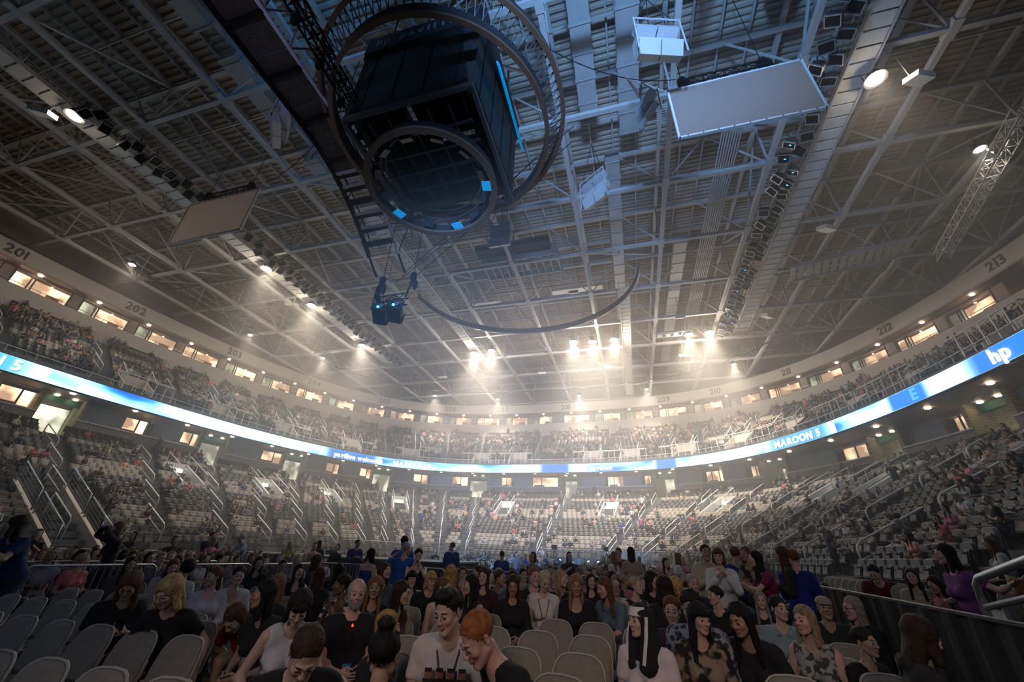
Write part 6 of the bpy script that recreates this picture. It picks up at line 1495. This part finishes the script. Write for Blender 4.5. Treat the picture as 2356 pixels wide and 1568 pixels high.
F = [tuple(range(2 * n, 3 * n))[::-1], tuple(range(n, 2 * n))] + [(i, (i + 1) % n, n + (i + 1) % n, n + i) for i in range(n)] + [(2 * n + i, 2 * n + (i + 1) % n, (i + 1) % n, i) for i in range(n)]
MB().add(V, F).build('backrest', 'chair_pad', ch)
MB().tube([(x * 1.03, .20 + (z - .5) * .28 + .03 * (1 - (x / .21) ** 2) - .02, .5 + (z - .5) * 1.02) for x, z in prof], .009, 5).build('rim', 'chair_rim', ch, True)
mb = MB(); mb.prism([(-.19, -.20), (.19, -.20), (.205, -.1), (.205, .15), (.17, .19), (-.17, .19), (-.205, .15), (-.205, -.1)], .425, .455); mb.prism([(-.17, -.18), (.17, -.18), (.185, -.1), (.185, .13), (.15, .17), (-.15, .17), (-.185, .13), (-.185, -.1)], .455, .475); mb.build('seat', 'chair_pad', ch)
for s in (-1, 1):
    MB().tube([(s * .215, -.24, .0), (s * .215, -.02, .42), (s * .213, .19, .5), (s * .213, .24, .68)], .013, 6).build('leg', 'chair_tube', ch, True)
    MB().tube([(s * .20, .26, .0), (s * .20, .0, .43)], .012, 6).build('leg', 'chair_tube', ch, True)
MB().tube([(-.2, .22, .09), (.2, .22, .09)], .009, 5).build('stretcher', 'chair_tube', ch); MB().tube([(-.215, -.2, .08), (.215, -.2, .08)], .009, 5).build('stretcher', 'chair_tube', ch)
ck = [(c, []) for c in kids(ch)]; usedc = False
def chair(x, y, rz, lb, grp, z=FZ):
    global usedc
    if not usedc: o = ch; usedc = True; o.location = (x, y, z); o.rotation_euler = (0, 0, rz); o['label'] = lb; o['group'] = grp
    else: o = copy_tree(ch, ck, (x, y, z), rz, lb, grp)
near_people = [q for q in occupied if q[5] != 'mid' and not q[3]]
for x, y, face, st, pl, lb in near_people:
    if y > 8.6 or pl > .4 and 'purple' in lb: continue
    chair(x, y + .06, math.radians(max(-35, min(35, (face + 180) % 360 - 180)) * .35), 'beige folding chair under the ' + ' '.join(lb.split()[:9]), 'occupied folding chairs', pl)
rr_ = 0
for r, y in enumerate((2.3, 3.23, 4.14, 5.08, 6.07, 7.09, 8.0)):
    n = 0
    for k in range(-8, 20):
        x = -.56 - .523 * k; yc = y - .2 - .05
        if x * x + yc * yc < 1.6 or (y > 5 and x < -9): continue
        if any(math.hypot(a - x, b - yc) < .52 for a, b, _, s_, p_, _l in occupied if p_ < .1): continue
        if x > 2.2 + .06 * yc: continue
        chair(x, yc, rg.normal(0, .04), f'empty beige folding chair, row {ordinal(r)} from the front, {ordinal(n)} from the right', 'empty folding chairs'); n += 1
for k in range(9):
    y = 9.3 + k * .5; chair(4.0 + (y - 9.3) * .12, y, -.9, f'pale folding chair in the line behind the curtain wall, {ordinal(k)} from the near end', 'folding chairs behind the curtain wall', .45)
# ---------------------------------------------------------------- platform, curtain, stage, barriers
mat('curtain_black', (.008, .008, .01), .9); mat('stage_top', (.14, .16, .17), .25); mat('green_tape', (.03, .30, .12), .5); mat('barrier_steel', (.40, .44, .48), .32, .7)
o = MB().prism([(2.75, 2.0), (7.5, 2.0), (7.5, 13), (3.75, 13)], FZ, .45).build('riser_platform', 'dark_floor'); struct(o, 'low riser platform behind the curtain wall')
t = thing('curtain_wall', 'long black curtain wall that separates the floor from the right stand', 'curtain')
P = [(2.42 + .105 * (y - 3) + .02 * math.sin(y * 14), y) for y in np.arange(1.5, 11.2, .12)]
V = [q for x, y in P for q in ((x, y, FZ), (x, y, 1.19), (x + .03, y, 1.19), (x + .03, y, FZ))]
MB().add(V, [(4 * i + k, 4 * i + 4 + k, 4 * i + 4 + (k + 1) % 4, 4 * i + (k + 1) % 4) for i in range(len(P) - 1) for k in range(4)]).build('drape', 'curtain_black', t)
MB().tube([(x + .015, y, 1.2) for x, y in P[::8]], .02, 5).build('top_pipe', 'dark_metal', t)
t = thing('thick_handrail', 'thick pale handrail at the edge of the right stand', 'handrail')
MB().tube([(3.2, 5.72, .45), (3.2, 5.70, 1.23), (3.2, 5.68, 1.40), (3.2, 5.6, 1.47), (3.2, 4.9, 1.63), (3.2, 3.4, 1.98)], .035, 10).build('top_bar', 'rail_grey', t, True)
MB().tube([(3.2, 5.70, 1.22), (3.2, 3.4, 1.68)], .028, 8).build('mid_bar', 'rail_grey', t, True)
t = thing('runway_stage', 'low black stage with a shiny top behind the seated people on the left', 'stage', (-13.2, 18.6, 0))
MB().box((0, 0, .55), (11.6, 4.2, 1.02)).build('skirt', 'curtain_black', t); MB().box((0, 0, 1.09), (11.8, 4.4, .06)).build('deck', 'stage_top', t)
for i in range(3): MB().box((0, -1.6 + i * 1.5, 1.123), (11.0, .05, .006)).build('tape_line', 'green_tape', t)
def barrier():
    t = thing('crowd_barrier', 'x', 'barrier'); W = 1.12
    MB().tube([(-W, 0, .18), (-W, 0, .98), (-W + .04, 0, 1.06), (-W + .12, 0, 1.10), (W - .12, 0, 1.10), (W - .04, 0, 1.06), (W, 0, .98), (W, 0, .18)], .021, 8, True).build('frame', 'barrier_steel', t, True)
    for i in range(17): MB().tube([(-W + (i + 1) * 2 * W / 18, 0, .18), (-W + (i + 1) * 2 * W / 18, 0, 1.10)], .008, 4).build('bar', 'barrier_steel', t)
    for s in (-1, 1): MB().tube([(s * .8, -.3, .02), (s * .8, -.28, .05), (s * .8, 0, .18), (s * .8, .28, .05), (s * .8, .3, .02)], .018, 6).build('foot', 'barrier_steel', t, True)
    return t
bt = barrier(); bk = [(c, []) for c in kids(bt)]; b0 = True
def put_barrier(x, y, z, rz, lb, grp):
    global b0
    if b0: o = bt; b0 = False; o.location = (x, y, z); o.rotation_euler = (0, 0, rz); o['label'] = lb; o['group'] = grp
    else: copy_tree(bt, bk, (x, y, z), rz, lb, grp)
for k in range(4): put_barrier(-9.9 + k * .12, 3.9 + 2.32 * k, FZ, PI / 2 + .05, f'galvanised crowd barrier left of the chairs, {ordinal(k)} from the near end', 'crowd barriers left of the chairs')
for k in range(3): put_barrier(-11.2 + k * .03, 4.4 + 2.32 * k, FZ, PI / 2 + .02, f'crowd barrier in the second line on the left, {ordinal(k)} from the near end', 'crowd barriers left of the chairs')
for k in range(4): put_barrier(-9.2 + k * 2.33, 12.6 + k * .35, FZ, .12, f'crowd barrier across the front of the dark stage, {ordinal(k)} from the left', 'crowd barriers before the stage')
for k in range(9):
    th = math.radians(84 - k * 4.0); n_, t_ = bowl_dir(th, -14.2); q = bowl(th, -14.2, 0)
    put_barrier(q.x, q.y, .95, math.atan2(-n_.x, n_.y), f'white-lit crowd barrier at the foot of the far stand, {ordinal(k)} from the left', 'crowd barriers at the far stand')
for k in range(5):
    th = math.radians(121 + k * 3.4); n_, t_ = bowl_dir(th, -14.0); q = bowl(th, -14.0, 0)
    put_barrier(q.x, q.y, .95, math.atan2(-n_.x, n_.y), f'crowd barrier at the foot of the left far stand, {ordinal(k)} from the right', 'crowd barriers at the far stand')
o = sweep(MB(), [(-15.2, 0), (-15.2, .95), (-13.35, .95)]).build('trim_6', 'concrete'); struct(o, 'concrete dasher ledge at the foot of the stands')
# mixing desk, cameras on tripods far on the floor
for i, (x, y, wh) in enumerate(((-6.0, 33.5, 'left of the mixing desk'), (-2.2, 33.8, 'right of the mixing desk'))):
    t = thing('camera_tripod', 'video camera on a tripod ' + wh, 'camera', (x, y, .6))
    for a in (0, 2.1, 4.2): MB().tube([(0, 0, 1.3), (.5 * math.cos(a), .5 * math.sin(a), 0)], .025, 5).build('leg', 'black_metal', t)
    MB().box((0, 0, 1.5), (.3, .6, .3)).build('camera_body', 'black_metal', t)
t = thing('mixing_desk', 'black mixing desk riser at the far end of the floor', 'desk', (-4.2, 34, 0))
MB().box((0, 0, .3), (5, 2, .6)).build('riser', 'black_metal', t); MB().box((0, 0, 1.0), (3.6, .9, .8)).build('console', 'dark_metal', t)
for k in range(5): MB().box((-1.4 + .7 * k, -.46, 1.25), (.12, .02, .08)).build('desk_lamp', 'room_lamp', t)
